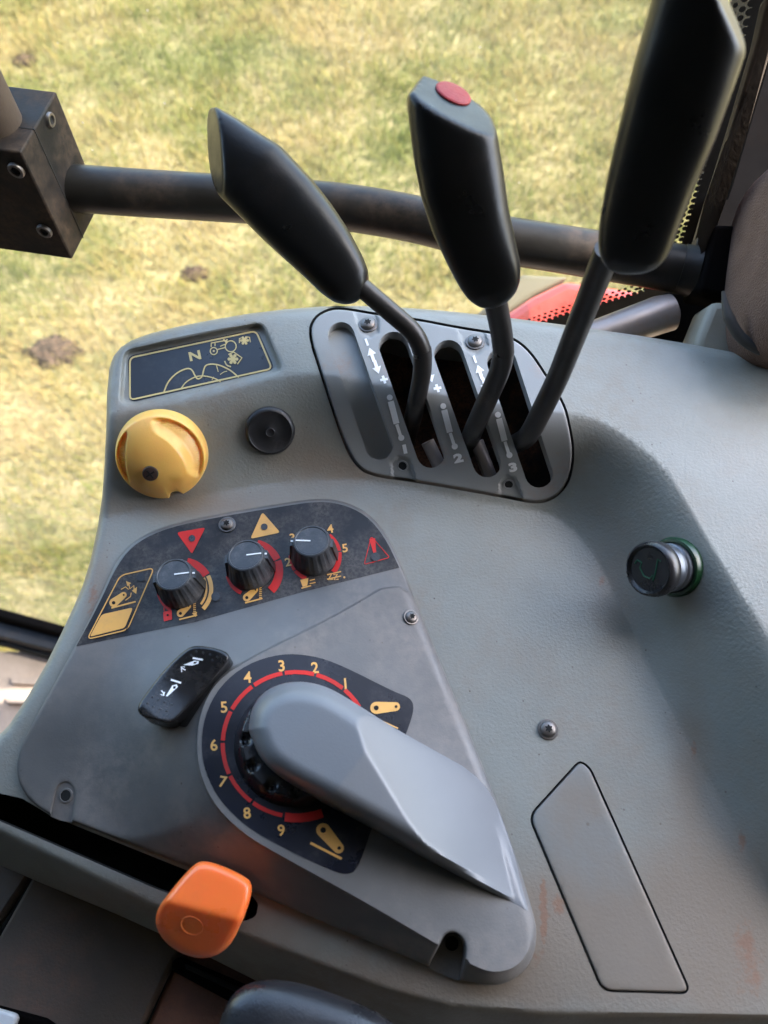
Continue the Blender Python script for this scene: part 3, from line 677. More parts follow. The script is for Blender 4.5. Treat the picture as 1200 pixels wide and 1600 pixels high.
# rocker switch
rk = empty('rocker_switch', PZ(285, 1075, .0), 'glossy black rocker switch with white lift-arm symbols, left of the numbered dial', 'switch')
top = [(216, 1112), (308, 1006), (358, 1020), (266, 1128)]
Z0 = lambda u, v: float(zP(np.array([[u, v]], float))[0])
cz = Z0(285, 1075)
def zrk0(P):
    a, b = np.array([240., 1118]), np.array([332., 1012]); t = np.clip(((P-a)@(b-a))/((b-a)@(b-a)), 0, 1)
    return cz+.0165-.0030*np.sin(np.pi*t)
rout = chaikin([(214, 1104), (232, 1078), (262, 1040), (290, 1014), (306, 1008), (335, 1012), (356, 1019), (359, 1030), (338, 1054), (304, 1096), (276, 1126), (262, 1131), (236, 1124), (218, 1118)], 2)
sheet('rocker_body', rout, zrk0, 'rocker', rk, step=4, skirt=.017, ring=(1, 2, 3.5, 5), ring_r=.0016, sharp=50)
pbz = [(206, 1118), (303, 1003), (366, 1022), (292, 1140)]
Ink(zP, .0008).poly(rounded([(232, 1124), (316, 1024), (362, 1026), (291, 1137)], 5)).build('bezel', 'hole', rk)
def zrk(P):
    a, b = np.array(top[0], float), np.array(top[1], float); t = ((P-a)@(b-a))/((b-a)@(b-a)); return zrk0(P)-.0003
I = Ink(zrk, .0004)
I.stroke([(301, 1028), (317, 1031)], 3); I.poly([(286, 1039), (304, 1032), (311, 1033), (310, 1037), (300, 1040)], [[(303, 1034), (308, 1034), (306, 1037), (302, 1037)]], step=30); I.stroke(chaikin([(290, 1047), (284, 1044), (283, 1042)], 1, False), 1.8); I.stroke([(284, 1050), (283, 1042), (289, 1042)], 1.5)
I.stroke([(267, 1062), (283, 1067)], 3); I.poly([(269, 1071), (276, 1069), (278, 1073), (262, 1088), (259, 1088)], [[(271, 1072), (275, 1072), (274, 1076), (270, 1076)]], step=30); I.stroke(chaikin([(252, 1079), (256, 1083), (255, 1086)], 1, False), 1.8); I.stroke([(251, 1085), (256, 1087), (257, 1081)], 1.5)
I.build('switch_symbols', 'white', rk)
for BP in ([(308, 1017), (319, 1019), (330, 1022), (341, 1025.5), (300, 1023), (333, 1031)], [(237, 1090), (246, 1094), (256, 1098), (267, 1101.5), (229, 1100), (238, 1105), (248, 1109), (259, 1112)]):
    mb = MB()
    for x, y in BP:
        p = PZ(x, y, float(zrk(np.array([[x, y]], float))[0])); mb.lathe([(.0014, -.0004), (.0012, .0001), (.0007, .0003), (0, .0003)], 14, 0, Matrix.Translation(p))
    mb.build('grip_bumps', 'black', rk)

# orange lever knob
ok_ = empty('orange_lever', PZ(350, 1425, -.05), 'bright orange lever knob sticking out of the dark slot', 'lever')
mb = MB(); zt = .026
ol = [(320, 1342), (378, 1365), (400, 1384), (368, 1468), (343, 1493), (308, 1500), (266, 1482), (243, 1452), (243, 1424), (262, 1397), (300, 1352)]
hz = lambda u, v: zt-.00022*max(0, v-1420) if v > 1420 else zt+.000*(1420-v)
tp = [PZ(u, v, zt-.0004*max(0, v-1425)*.9) for u, v in ol]; cr_ = [(262, 1405), (300, 1410), (340, 1430), (375, 1445)]
bt = [p+Vector((0, 0, -.016)) for p in tp]
hull = bmesh.new()
cen_ = (320, 1424); olc = chaikin(ol, 3)
for k_, dz_ in ((.86, .0022), (.95, .0010), (1, -.002), (1.0, -.013), (.92, -.018)):
    for u, v in olc: hull.verts.new(PZ(cen_[0]+(u-cen_[0])*k_, cen_[1]+(v-cen_[1])*k_, zt-.00027*max(0, cen_[1]+(v-cen_[1])*k_-1424-.22*(u-320))+dz_))
bmesh.ops.convex_hull(hull, input=hull.verts)
def frombm(bm, name, m, parent):
    me = bpy.data.meshes.new(name); bm.to_mesh(me); bm.free(); me.materials.append(M[m]); o = bpy.data.objects.new(name, me); COL.objects.link(o)
    if parent: o.parent = parent; o.matrix_parent_inverse = wm(parent).inverted()
    me.polygons.foreach_set('use_smooth', [True]*len(me.polygons)); return o
soften(frombm(hull, 'orange_knob', 'orange', ok_), .0008, 16)
pc = [PZ(u, v, zt-.00027*(v-1424-.22*(u-320))+.0019) for u, v in ((300, 1446), (320, 1450), (298, 1470))]
nz_ = (pc[1]-pc[0]).cross(pc[0]-pc[2]).normalized(); Tq = nz_.to_track_quat('Z', 'Y').to_matrix().to_4x4(); Tq.translation = pc[0]
MB().lathe([(.0056, -.003), (.0056, .0000), (.0053, .0004), (.0049, .0002), (.0047, .0), (0, .0002)], 40, 0, Tq).build('round_inlay', 'orange', ok_)
MB().tube([PZ(330, 1425, .015), PZ(352, 1430, -.01), PZ(372, 1428, -.06)], [.006, .005, .005]).build('stem', 'stem', ok_)

# ------------------------------------------------------------------ the three levers
def catm(P, k=6):
    P = [Vector(p) for p in P]; P = [P[0]*2-P[1]]+P+[P[-1]*2-P[-2]]; out = []
    for i in range(1, len(P)-2):
        for j in range(k):
            t = j/k; a, b, c, d = P[i-1:i+3]; out.append(.5*((2*b)+(c-a)*t+(2*a-5*b+4*c-d)*t*t+(3*b-a-3*c+d)*t**3))
    out.append(P[-2]); return out
def bend(P, r=.012, k=6):             # straight runs with rounded bends
    P = [Vector(p) for p in P]; out = [P[0]]
    for i in range(1, len(P)-1):
        a, b, c = P[i-1:i+2]; p = b+(a-b).normalized()*r; q = b+(c-b).normalized()*r
        out += [(1-t)**2*p+2*t*(1-t)*b+t*t*q for t in [j/k for j in range(k+1)]]
    return out+[P[-1]]
def grip(stations, cut, parent, thickr=.8, it=20):
    # stations: (u, v, width px, depth t)
    ps = [PT(u, v, t) for u, v, w_, t in stations]; ws = [w_*t/F for u, v, w_, t in stations]
    n = 40; bm = bmesh.new(); rings = []
    for i, p in enumerate(ps):
        ax = (ps[min(i+1, len(ps)-1)]-ps[max(i-1, 0)]).normalized(); vw = (Vector((0, 0, CAMZ))-p).normalized()
        sd_ = ax.cross(vw).normalized(); th = sd_.cross(ax).normalized(); rg = []
        for k in range(n):
            a = 2*math.pi*k/n; c, s_ = math.cos(a), math.sin(a); e = 2/2.7
            rg.append(bm.verts.new(p+sd_*(math.copysign(abs(c)**e, c)*ws[i]/2)+th*(math.copysign(abs(s_)**e, s_)*ws[i]/2*thickr)))
        rings.append(rg)
    for i in range(len(rings)-1):
        for k in range(n): bm.faces.new((rings[i][k], rings[i][(k+1) % n], rings[i+1][(k+1) % n], rings[i+1][k]))
    bm.faces.new(rings[0][::-1]); bm.faces.new(rings[-1])
    for co, no in cut:
        r_ = bmesh.ops.bisect_plane(bm, geom=bm.verts[:]+bm.edges[:]+bm.faces[:], plane_co=co, plane_no=no, clear_outer=True)
        es = [e for e in r_['geom_cut'] if isinstance(e, bmesh.types.BMEdge)]
        bmesh.ops.edgeloop_fill(bm, edges=es)
    bmesh.ops.triangulate(bm, faces=bm.faces[:]); bmesh.ops.recalc_face_normals(bm, faces=bm.faces[:])
    return soften(frombm(bm, 'grip', 'grip', parent), .0011, it)
def plane3(a, b, c, toward):           # plane through three points, normal pointing to 'toward'
    n = (b-a).cross(c-a).normalized()
    if n.dot(toward-a) < 0: n = -n
    return a, n
def stemtube(pts, rpx, parent):
    P = bend([PT(*p) for p in pts]); return MB().tube(P, rpx, 24).build('stem', 'stem', parent)
G = 'black levers rising from the slotted gate'
l1 = empty('control_lever', PT(652, 668, .47), 'black hydraulic lever from slot 1, leaning furthest left over the rail', 'lever', G)
stemtube([(636, 690, .53), (647, 645, .463), (662, 575, .445), (658, 528, .433), (545, 432, .425)], .0055, l1)
grip([(563, 466, 22, .427), (557, 459, 50, .427), (548, 448, 72, .427), (534, 430, 86, .427), (508, 395, 100, .426), (478, 360, 112, .425), (448, 327, 119, .424), (402, 279, 121, .422), (372, 256, 112, .421), (346, 232, 102, .420), (322, 213, 92, .419), (298, 196, 82, .418), (265, 172, 70, .416)],
     [plane3(PT(328, 172, .418), PT(344, 314, .420), PT(358, 238, .395), PT(200, 200, .35)), plane3(PT(310, 172, .41), PT(342, 164, .41), PT(310, 172, .5), PT(325, 110, .41))], l1)
MB().tube([PT(668, 690, .475), PT(690, 736, .478)], [.0042, .0042], 12).build('pivot_arm', 'muffler', l1)
l2 = empty('control_lever', PT(735, 690, .46), 'black hydraulic lever from slot 2, with round red patch on its grip', 'lever', G)
stemtube([(722, 720, .53), (737, 678, .458), (788, 565, .42), (785, 525, .405), (768, 440, .37)], .0058, l2)
grip([(782, 478, 22, .375), (778, 468, 62, .374), (772, 452, 86, .372), (765, 430, 100, .37), (752, 395, 110, .365), (735, 345, 122, .358), (722, 290, 132, .352), (712, 235, 134, .346), (703, 180, 130, .34), (694, 120, 124, .334), (684, 60, 118, .328), (676, 10, 114, .32)],
     [plane3(PT(642, 134, .334), PT(690, 100, .356), PT(766, 228, .327), PT(760, 0, .25)), plane3(PT(635, 152, .334), PT(662, 114, .334), PT(635, 152, .4), PT(600, 80, .334)), plane3(PT(718, 116, .334), PT(745, 150, .334), PT(718, 116, .4), PT(800, 60, .334))], l2)
a_, n_ = plane3(PT(642, 134, .334), PT(690, 100, .356), PT(766, 228, .327), PT(760, 0, .25))
pb = PN(708, 147, a_, n_); mb = MB(); xa = (PN(740, 160, a_, n_)-pb).normalized(); Tb = Matrix((xa, n_.cross(xa), n_)).transposed().to_4x4(); Tb.translation = pb
mb.lathe([(.0085, -.002), (.0085, .0006), (.0080, .0010), (.0074, .0011), (0, .0012)], 40, 0, Tb); mb.build('red_patch', 'redbtn', l2)
MB().tube([PT(745, 690, .475), PT(766, 745, .478)], [.0042, .0042], 12).build('pivot_arm', 'muffler', l2)
l3 = empty('control_lever', PT(820, 690, .45), 'black hydraulic lever from slot 3, the tallest, reaching out of the top right', 'lever', G)
stemtube([(770, 712, .54), (826, 683, .449), (872, 590, .42), (950, 390, .335)], .0060, l3)
grip([(985, 424, 40, .323), (986, 412, 80, .321), (988, 398, 101, .318), (992, 378, 113, .315), (1001, 338, 123, .308), (1016, 285, 133, .300), (1042, 205, 148, .288), (1070, 110, 158, .276), (1092, 40, 162, .268), (1112, -30, 164, .26), (1135, -110, 160, .25), (1150, -180, 150, .243)],
     [plane3(PT(1113, -12, .245), PT(1172, 100, .262), PT(1148, -10, .29), PT(1500, -300, .25))], l3)

# ------------------------------------------------------------------ rail and clamp block
rail = empty('grab_rail', PT(600, 330, .54), 'thick dusty black steel tube running behind the levers', 'rail')
RP = [PT(60, 288, .52), PT(150, 297, .522), PT(380, 312, .528), PT(520, 322, .53), PT(640, 341, .528), PT(760, 370, .522), PT(900, 393, .515), PT(1085, 424, .505)]
MB().tube(catm(RP, 8), .0154, 40).build('tube', 'rail', rail)
mb = MB(); mb.tube([PT(1062, 420, .506), PT(1078, 423, .505), PT(1090, 425, .504)], [.0158, .0163, .0172], 32); mb.build('weld_collar', 'rail', rail)
cb = empty('clamp_block', PT(60, 300, .5), 'square black metal clamp block holding the left end of the rail', 'clamp block')
zt = float(PT(32, 238, .455).z); Ac = PZ(32, 238, zt); Bc = PZ(88, 143, zt); Lc = PZ(-40, 222, zt)
e1 = Bc-Ac; e2 = (Lc-Ac); e2 = (e2-e1*(e2.dot(e1)/e1.dot(e1))).normalized()*.075
# depth so that the lower corner lands right
hgt = .085
mb = MB(); vs = []
for lo in (0, 1):
    for (a, b) in ((0, 0), (1, 0), (1, 1), (0, 1)): vs.append(Ac+e1*a+e2*b-Vector((0, 0, hgt*lo)))
mb.add(vs, [(0, 1, 2, 3), (7, 6, 5, 4), (0, 4, 5, 1), (1, 5, 6, 2), (2, 6, 7, 3), (3, 7, 4, 0)])
blk = mb.build('block', mat('block_paint', (.008, .007, .007), .6, spec=.2, bump=.1, dust=(.09, .06, .04), dustamt=.6, dscale=16, dthr=.42), cb); mod(blk, 'BEVEL', width=.0012, segments=2)
# split line round the block
en = e1.normalized(); up = Vector((0, 0, 1)); c0 = Ac+e1*.36
mb = MB()
def slab(p, a, b, c, mi=0): mb.add([p+a*i+b*j+c*k for k in (0, 1) for j in (0, 1) for i in (0, 1)], [(0, 2, 3, 1), (4, 5, 7, 6), (0, 1, 5, 4), (2, 6, 7, 3), (0, 4, 6, 2), (1, 3, 7, 5)], mi)
slab(c0+up*.0002-e2.normalized()*.0002, en*.0007, e2, up*-.0006); slab(c0-e2.normalized()*.0003, en*.0007, e2.normalized()*.0006, up*-hgt)
mb.build('split_line', 'hole', cb)
def bolt(p, n, r, parent):
    T = n.to_track_quat('Z', 'Y').to_matrix().to_4x4(); T.translation = p; mb = MB()
    mb.lathe([(r, -.001), (r, .0012), (r*.9, .002), (r*.6, .002), (r*.55, .0005)], 28, 0, T); mb.lathe([(r*.58, .0008), (0, .0008)], 6, 1, T); mb.build('bolt', ['steel', 'hole'], parent)
f1 = -en; f2 = -(e2.normalized())
def onface(u, v, n, p0): return PN(u, v, p0, n)
bolt(onface(26, 265, f1, Ac), f1, .0052, cb); bolt(onface(70, 360, f1, Ac), f1, .0052, cb); bolt(onface(77, 187, f2, Ac), f2, .0045, cb)
pst = PT(-18, 172, .46); MB().tube([Vector((pst.x, pst.y, zt-.002)), Vector((pst.x-.004, pst.y+.004, zt+.25))], [.0165, .0165], 32).build('post', 'trim', cb)
print('block lower corner z', zt-hgt, zt)

# ------------------------------------------------------------------ window pane, frame, pillar
GP = Vector((-.5, .505, 0)); GN = Vector((.08, 1, 0)).normalized()
pane = empty('window_pane', PN(500, 300, GP, GN), 'dusty side window glass with a dotted black border, in front of the grass', 'window')
gm = bpy.data.materials.new('window_glass'); gm.use_nodes = True; t = gm.node_tree; t.nodes.clear(); N = t.nodes; L = t.links
out = N.new('ShaderNodeOutputMaterial'); tr = N.new('ShaderNodeBsdfTransparent'); tr.inputs[0].default_value = (.95, .97, .95, 1)
gl = N.new('ShaderNodeBsdfGlossy'); gl.inputs['Roughness'].default_value = .02; lw = N.new('ShaderNodeLayerWeight'); pw = N.new('ShaderNodeMath'); pw.operation = 'POWER'; L.new(lw.outputs['Facing'], pw.inputs[0]); pw.inputs[1].default_value = 5; fr = N.new('ShaderNodeMath'); fr.operation = 'MULTIPLY_ADD'; L.new(pw.outputs[0], fr.inputs[0]); fr.inputs[1].default_value = .9; fr.inputs[2].default_value = .03
mx1 = N.new('ShaderNodeMixShader'); L.new(fr.outputs[0], mx1.inputs[0]); L.new(tr.outputs[0], mx1.inputs[1]); L.new(gl.outputs[0], mx1.inputs[2])
df = N.new('ShaderNodeBsdfDiffuse'); df.inputs[0].default_value = (.5, .42, .3, 1); tl = N.new('ShaderNodeBsdfTranslucent'); tl.inputs[0].default_value = (.6, .5, .35, 1)
ad = N.new('ShaderNodeMixShader'); ad.inputs[0].default_value = .5; L.new(df.outputs[0], ad.inputs[1]); L.new(tl.outputs[0], ad.inputs[2])
tc = N.new('ShaderNodeTexCoord'); nz = N.new('ShaderNodeTexNoise'); nz.inputs['Scale'].default_value = 9; nz.inputs['Detail'].default_value = 8; L.new(tc.outputs['Object'], nz.inputs['Vector'])
mp = N.new('ShaderNodeMapRange'); L.new(nz.outputs[0], mp.inputs[0]); mp.inputs[1].default_value = .35; mp.inputs[2].default_value = .8; mp.inputs[3].default_value = .02; mp.inputs[4].default_value = .10
vo = N.new('ShaderNodeTexVoronoi'); vo.inputs['Scale'].default_value = 45; L.new(tc.outputs['Object'], vo.inputs['Vector'])
vm = N.new('ShaderNodeMapRange'); L.new(vo.outputs['Distance'], vm.inputs[0]); vm.inputs[1].default_value = .03; vm.inputs[2].default_value = .06; vm.inputs[3].default_value = .5; vm.inputs[4].default_value = 0
mxx = N.new('ShaderNodeMath'); mxx.operation = 'MAXIMUM'; L.new(mp.outputs[0], mxx.inputs[0]); L.new(vm.outputs[0], mxx.inputs[1])
mx2 = N.new('ShaderNodeMixShader'); L.new(mxx.outputs[0], mx2.inputs[0]); L.new(mx1.outputs[0], mx2.inputs[1]); L.new(ad.outputs[0], mx2.inputs[2]); L.new(mx2.outputs[0], out.inputs[0])
gx = Vector((GN.y, -GN.x, 0))
def gp(x, z): return GP+gx*(x+.5)+Vector((0, 0, z))
PB = [(-60, 955), (100, 1010), (300, 950), (520, 720), (700, 570), (815, 517), (900, 492), (985, 466), (1035, 440), (1085, 385), (1130, 230), (1170, 90), (1198, 0), (1220, -60)]
edge = [PN(u, v, GP, GN) for u, v in PB]
poly3 = edge+[gp(.62, .9), gp(-1.6, .9), gp(-1.6, edge[0].z)]
mb = MB(); n = len(poly3); mb.add(poly3+[p+GN*.004 for p in poly3], [tuple(range(n)), tuple(range(n, 2*n))[::-1]]+[(i, n+i, n+(i+1) % n, (i+1) % n) for i in range(n)])
mb.build('glass', gm, pane)
# frit: solid black border outside the dotted edge, and rows of dots
DL = [(700, 585), (815, 515), (880, 492), (945, 473), (1005, 455), (1044, 428), (1062, 388), (1089, 305), (1126, 180), (1156, 90), (1178, 0), (1194, -60)]
OL = [(720, 640), (830, 560), (900, 535), (1010, 500), (1070, 470), (1105, 400), (1145, 290), (1180, 170), (1210, 70), (1240, -60)]
fo = [PN(u, v, GP, GN)-GN*.0005 for u, v in DL]; fo2 = [PN(u, v, GP, GN)-GN*.0005 for u, v in OL]
mb = MB(); bm_ = fo+fo2[::-1]; mb.add(bm_, [tuple(range(len(bm_)))])
for k in range(3):
    pts = resample([(p[0], p[1]) for p in DL], 2, False); acc = 0; last = None; off = 2.5+k*5.2
    P3 = [PN(u, v, GP, GN)-GN*.0006 for u, v in pts]
    ln = 0; nxt = (k % 2)*.0026
    for i in range(1, len(P3)-1):
        seg = (P3[i]-P3[i-1]).length; ln += seg
        if ln >= nxt:
            tdir = (P3[i+1]-P3[i-1]).normalized(); side = tdir.cross(GN).normalized()
            if side.dot(Vector((-1, 0, .4))) < 0: side = -side
            c = P3[i]+side*(.0010+k*.0042); r_ = [.0022, .0018, .0014][k]; nxt += .0052
            mb.add([c+tdir*r_*math.cos(a)+side*r_*math.sin(a) for a in [2*math.pi*j/10 for j in range(10)]], [tuple(range(10))])
mb.build('dotted_border', 'hole', pane)
# frame behind the border
pf = empty('cab_pillar', PT(1130, 300, .52), 'black cab corner pillar with lit edge coloured tan and bracket', 'pillar')
def slabpx(name, pts, t, th, m, parent, bev=.002):
    a = [PT(u, v, tt) for (u, v), tt in zip(pts, t if hasattr(t, '__len__') else [t]*len(pts))]; vdir = Vector((0, ST, -CT)); n = len(a); mb = MB()
    mb.add(a+[p+vdir*th for p in a], [tuple(range(n)), tuple(range(n, 2*n))[::-1]]+[(i, n+i, n+(i+1) % n, (i+1) % n) for i in range(n)])
    bm = bmesh.new(); me = bpy.data.meshes.new('x'); me.from_pydata(mb.v, [], mb.f); bm.from_mesh(me); bmesh.ops.recalc_face_normals(bm, faces=bm.faces[:]); bpy.data.meshes.remove(me)
    o = frombm(bm, name, m, parent)
    if bev: mod(o, 'BEVEL', width=bev, segments=3, limit_method='ANGLE')
    o.data.set_sharp_from_angle(angle=R(35)); return o
slabpx('pillar_post', [(1190, -80), (1330, -80), (1330, 600), (1050, 560), (1010, 520), (1070, 455), (1104, 380), (1124, 300)], .545, .05, 'frame', pf)
slabpx('lit_edge', [(1204, -20), (1186, 60), (1150, 180), (1112, 305), (1084, 395), (1077, 445), (1088, 448), (1104, 410), (1132, 320), (1168, 205), (1206, 80), (1228, -20)], [min(.497, .415/float(dirn(600, v_)[1])) for v_ in (-20, 60, 180, 305, 395, 445, 448, 410, 320, 205, 80, -20)], .012, 'trim', pf, .002)  # tan colour stands for the light along the pillar's edge
slabpx('bracket', [(1116, 350), (1190, 352), (1170, 470), (1092, 455)], .485, .03, 'frame', pf, .003)
slabpx('lower_bracket', [(1040, 455), (1135, 455), (1130, 545), (1000, 545), (925, 530), (1010, 500)], .53, .03, 'frame', pf, .003)
ss = empty('steel_strut', PT(1000, 500, .5), 'blunt dull grey steel bar end behind the console, near the pillar', 'bar')
MB().tube([PT(880, 545, .50), PT(1030, 492, .505), PT(1048, 488, .506), (PT(1056, 486, .506))], [.0105, .0125, .0120, .007], 28).build('bar', 'muffler', ss)
bt_ = empty('trim_post', PT(1120, 510, .5), 'pale beige plastic trim piece beside the seat', 'trim')
slabpx('trim_body', [(1112, 470), (1150, 470), (1175, 570), (1080, 560), (1092, 520)], .478, .03, 'beige', bt_, .005)
st = empty('driver_seat', PT(1230, 430, .45), 'tan cloth seat edge at the right border of the picture', 'seat')
bm = bmesh.new(); bmesh.ops.create_uvsphere(bm, u_segments=40, v_segments=28, radius=1)
cs = PT(1300, 408, .46)
for v in bm.verts:
    c = v.co.copy(); c = Vector([math.copysign(abs(a)**.5, a) for a in c]); v.co = cs+Vector((1, 0, 0))*c.x*.053+Vector((.12, CT, ST))*c.y*.066+Vector((0, -ST, CT))*c.z*.05
frombm(bm, 'cushion', 'fabric', st)
pp = [PT(u, v, .45) for u, v in ((1130, 455), (1135, 484), (1145, 509), (1160, 529), (1184, 545), (1215, 555), (1260, 562))]
cp = catm(pp, 6); MB().tube(cp, [.0010+.0022*min(1, i/9) for i in range(len(cp))], 12).build('piping', mat('seat_piping', (.06, .055, .05), .7), st)

# outside: red mudguard
fd = empty('red_mudguard', PT(880, 480, .8), 'bright red painted mudguard of the tractor seen through the window', 'mudguard')
a = [PT(745, 520, .80), PT(800, 485, .80), PT(832, 462, .80), (PT(885, 433, .80)), PT(960, 447, .80), PT(1050, 465, .80), PT(1100, 560, .80), PT(800, 600, .80)]
slabpx('guard_panel', [(740, 520), (790, 490), (832, 462), (885, 436), (960, 447), (1100, 470), (1150, 600), (800, 640)], .78, .10, 'fender', fd, .01)
tr_ = slabpx('grass_shadow_slab', [(700, 520), (745, 490), (792, 455), (815, 428), (890, 432), (836, 460), (792, 489), (742, 522)], .80, .03, 'grass_shadow', fd, .004)  # brown slab put in for the shaded grass beside the guard

# ------------------------------------------------------------------ cab floor side, lower left
fl = MB(); z0 = -.98; fl.box(-1.1, 1.0, -.92, .42, z0-.04, z0); o = fl.build('floor', 'floorm'); setp(o, kind='structure')
mt = empty('floor_mat', PZ(40, 1080, z0), 'beige ribbed floor mat, deep below the console edge', 'floor mat')
mb = MB()
for k, (u0, u1, v, h) in enumerate([(18, 95, 1062, 11), (10, 90, 1093, 9)]):
    q = [PZ(u, vv, z0+.012) for u, vv in ((u0, v-h/2), (u1, v+4-h/2), (u1, v+4+h/2), (u0, v+h/2))]
    mb.add(q+[p-Vector((0, 0, .013)) for p in q], [(3, 2, 1, 0), (0, 1, 5, 4), (1, 2, 6, 5), (2, 3, 7, 6), (3, 0, 4, 7)])
mb.build('mat_rib', 'floorm', mt)
sl = empty('door_sill', PZ(40, 975, z0+.03), 'black rubber door sill strip under the window at the left edge', 'sill')
mb = MB()
def strip(pts, z, th, m, name, parent):
    q = [PZ(u, v, z) for u, v in pts]; mb = MB(); n = len(q); mb.add(q+[p-Vector((0, 0, th)) for p in q], [tuple(range(n)), tuple(range(n, 2*n))[::-1]]+[(i, n+i, n+(i+1) % n, (i+1) % n) for i in range(n)])
    bm = bmesh.new(); me = bpy.data.meshes.new('x'); me.from_pydata(mb.v, [], mb.f); bm.from_mesh(me); bmesh.ops.recalc_face_normals(bm, faces=bm.faces[:]); bpy.data.meshes.remove(me)
    o = frombm(bm, name, m, parent); mod(o, 'BEVEL', width=min(.004, th*.3), segments=2, limit_method='ANGLE'); o.data.set_sharp_from_angle(angle=R(35)); return o
strip([(-80, 928), (130, 985), (130, 1000), (-80, 943)], z0+.09, .09, 'frame', 'seal', sl)
strip([(-80, 950), (130, 1003), (130, 1030), (-80, 975)], z0+.05, .05, 'stem', 'sill_plate', sl)
strip([(-80, 975), (130, 1030), (130, 1040), (-80, 985)], z0+.03, .03, 'hole', 'gap', sl)

# lower covers beside the seat
def cover(name, label, pts, z, m='cover', cat='cover', th=.01):
    e = empty(name, PZ(*pts[0], z), label, cat); strip(pts, z, th, m, 'panel', e); return e
c1 = cover('floor_cover', 'brown grey plastic cover below the console, widest of the lower covers', [(55, 1362), (44, 1352), (160, 1300), (420, 1440), (300, 1480), (272, 1500), (205, 1640), (-40, 1640), (-40, 1530)], -.11)
c2 = cover('floor_cover', 'narrow worn cover in the lower left corner under the slot bar', [(-80, 1300), (40, 1350), (48, 1366), (-60, 1530), (-80, 1530)], -.113)
c3 = cover('floor_cover', 'reddish grey cover under the orange knob, next to the black channel', [(277, 1492), (400, 1500), (560, 1640), (214, 1640)], -.116)
c3.children[0].data.materials.clear(); c3.children[0].data.materials.append(mat('red_brown_cover', (.15, .07, .05), .5, bump=.5, bscale=600, dust=SOIL, dustamt=.5, dscale=20, dthr=.45, var=.2))
for c in (c1, c2, c3): c['group'] = 'lower plastic covers'
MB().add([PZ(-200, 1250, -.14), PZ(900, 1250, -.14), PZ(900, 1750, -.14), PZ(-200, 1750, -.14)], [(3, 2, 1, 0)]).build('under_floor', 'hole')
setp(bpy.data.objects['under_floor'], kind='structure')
ch = empty('cable_channel', PZ(330, 1530, -.09), 'black grooved channel strip below the orange knob', 'channel')
strip([(268, 1502), (276, 1496), (420, 1558), (480, 1600), (400, 1600), (372, 1573), (266, 1516)], -.10, .012, 'frame', 'rail', ch)
strip([(288, 1506), (418, 1562), (400, 1566), (290, 1514)], -.0985, .003, 'hole', 'groove', ch)
ar = empty('black_lever_knob', PZ(480, 1610, .0), 'large rounded black grip at the bottom edge of the picture', 'grip')
hull = bmesh.new(); bmesh.ops.create_uvsphere(hull, u_segments=48, v_segments=24, radius=1)
ca = PT(495, 1640, .33)
for v in hull.verts:
    c = Vector([math.copysign(abs(a)**.75, a) for a in v.co]); v.co = ca+Vector((.95, -.28, 0))*c.x*.044+Vector((.28, .95, 0))*c.y*.0215+Vector((0, 0, 1))*c.z*.014
frombm(hull, 'grip_body', 'black', ar)
wc = empty('white_label_tag', PZ(5, 1588, -.08), 'small white plastic tag at the lower left corner', 'tag')
strip([(-30, 1570), (22, 1585), (26, 1592), (18, 1612), (-30, 1612)], -.085, .006, 'white', 'tag_body', wc)
strip([(-20, 1568), (70, 1592), (90, 1606), (-20, 1606)], -.093, .006, 'frame', 'holder', wc)

# ------------------------------------------------------------------ unseen cab roof and walls, added to shade the console
mb = MB(); mb.box(-1.15, 1.0, -1.1, .44, .80, .86); setp(mb.build('shade_roof', 'roofm'), 'unseen dark cab roof sized to shade the console', 'roof')  # out of view; its extent is set to keep sun and sky off
mb = MB(); mb.box(-1.15, 1.0, -.95, -.92, -1.0, .80); setp(mb.build('shade_side_wall', 'wall'), 'unseen dark side wall added to block light from behind', 'wall')  # out of view, added to keep light from behind off the console
mb = MB(); mb.box(1.0, 1.05, -.95, -.10, -1.0, .80); setp(mb.build('shade_rear_wall', 'wall'), 'unseen dark rear wall added to block light from the right', 'wall')  # out of view, added so the slope gets less light
mb = MB(); mb.box(-1.15, -1.1, -.92, .40, -1.0, .80); setp(mb.build('shade_front_wall', 'wall'), 'unseen dark wall on the windscreen side, added to block light', 'wall')  # out of view, added to darken the windscreen side

# ------------------------------------------------------------------ field outside
GZ = -1.9
def col_mat(name, stops, scale, rough=.9, island=.0):
    m = bpy.data.materials.new(name); m.use_nodes = True; t = m.node_tree; N = t.nodes; L = t.links; b = N['Principled BSDF']; b.inputs['Roughness'].default_value = rough; b.inputs['Specular IOR Level'].default_value = .15
    tc = N.new('ShaderNodeTexCoord'); n1 = N.new('ShaderNodeTexNoise'); n1.inputs['Scale'].default_value = scale; n1.inputs['Detail'].default_value = 5; n1.inputs['Roughness'].default_value = .6; L.new(tc.outputs['Object'], n1.inputs['Vector'])
    src = n1.outputs['Fac']
    if island:
        g_ = N.new('ShaderNodeNewGeometry'); mr = N.new('ShaderNodeMapRange'); L.new(g_.outputs['Random Per Island'], mr.inputs[0]); mr.inputs[3].default_value = -island; mr.inputs[4].default_value = island
        a = N.new('ShaderNodeMath'); L.new(src, a.inputs[0]); L.new(mr.outputs[0], a.inputs[1]); src = a.outputs[0]
    cr = N.new('ShaderNodeValToRGB'); L.new(src, cr.inputs[0]); e = cr.color_ramp.elements
    e[0].position, e[0].color = stops[0][0], (*stops[0][1], 1); e[1].position, e[1].color = stops[-1][0], (*stops[-1][1], 1)
    for p, c in stops[1:-1]: x = e.new(p); x.color = (*c, 1)
    L.new(cr.outputs[0], b.inputs['Base Color']); return m
gmat = col_mat('field_soil', [(.3, (.10, .11, .035)), (.5, (.22, .18, .08)), (.7, (.30, .23, .12))], 3)
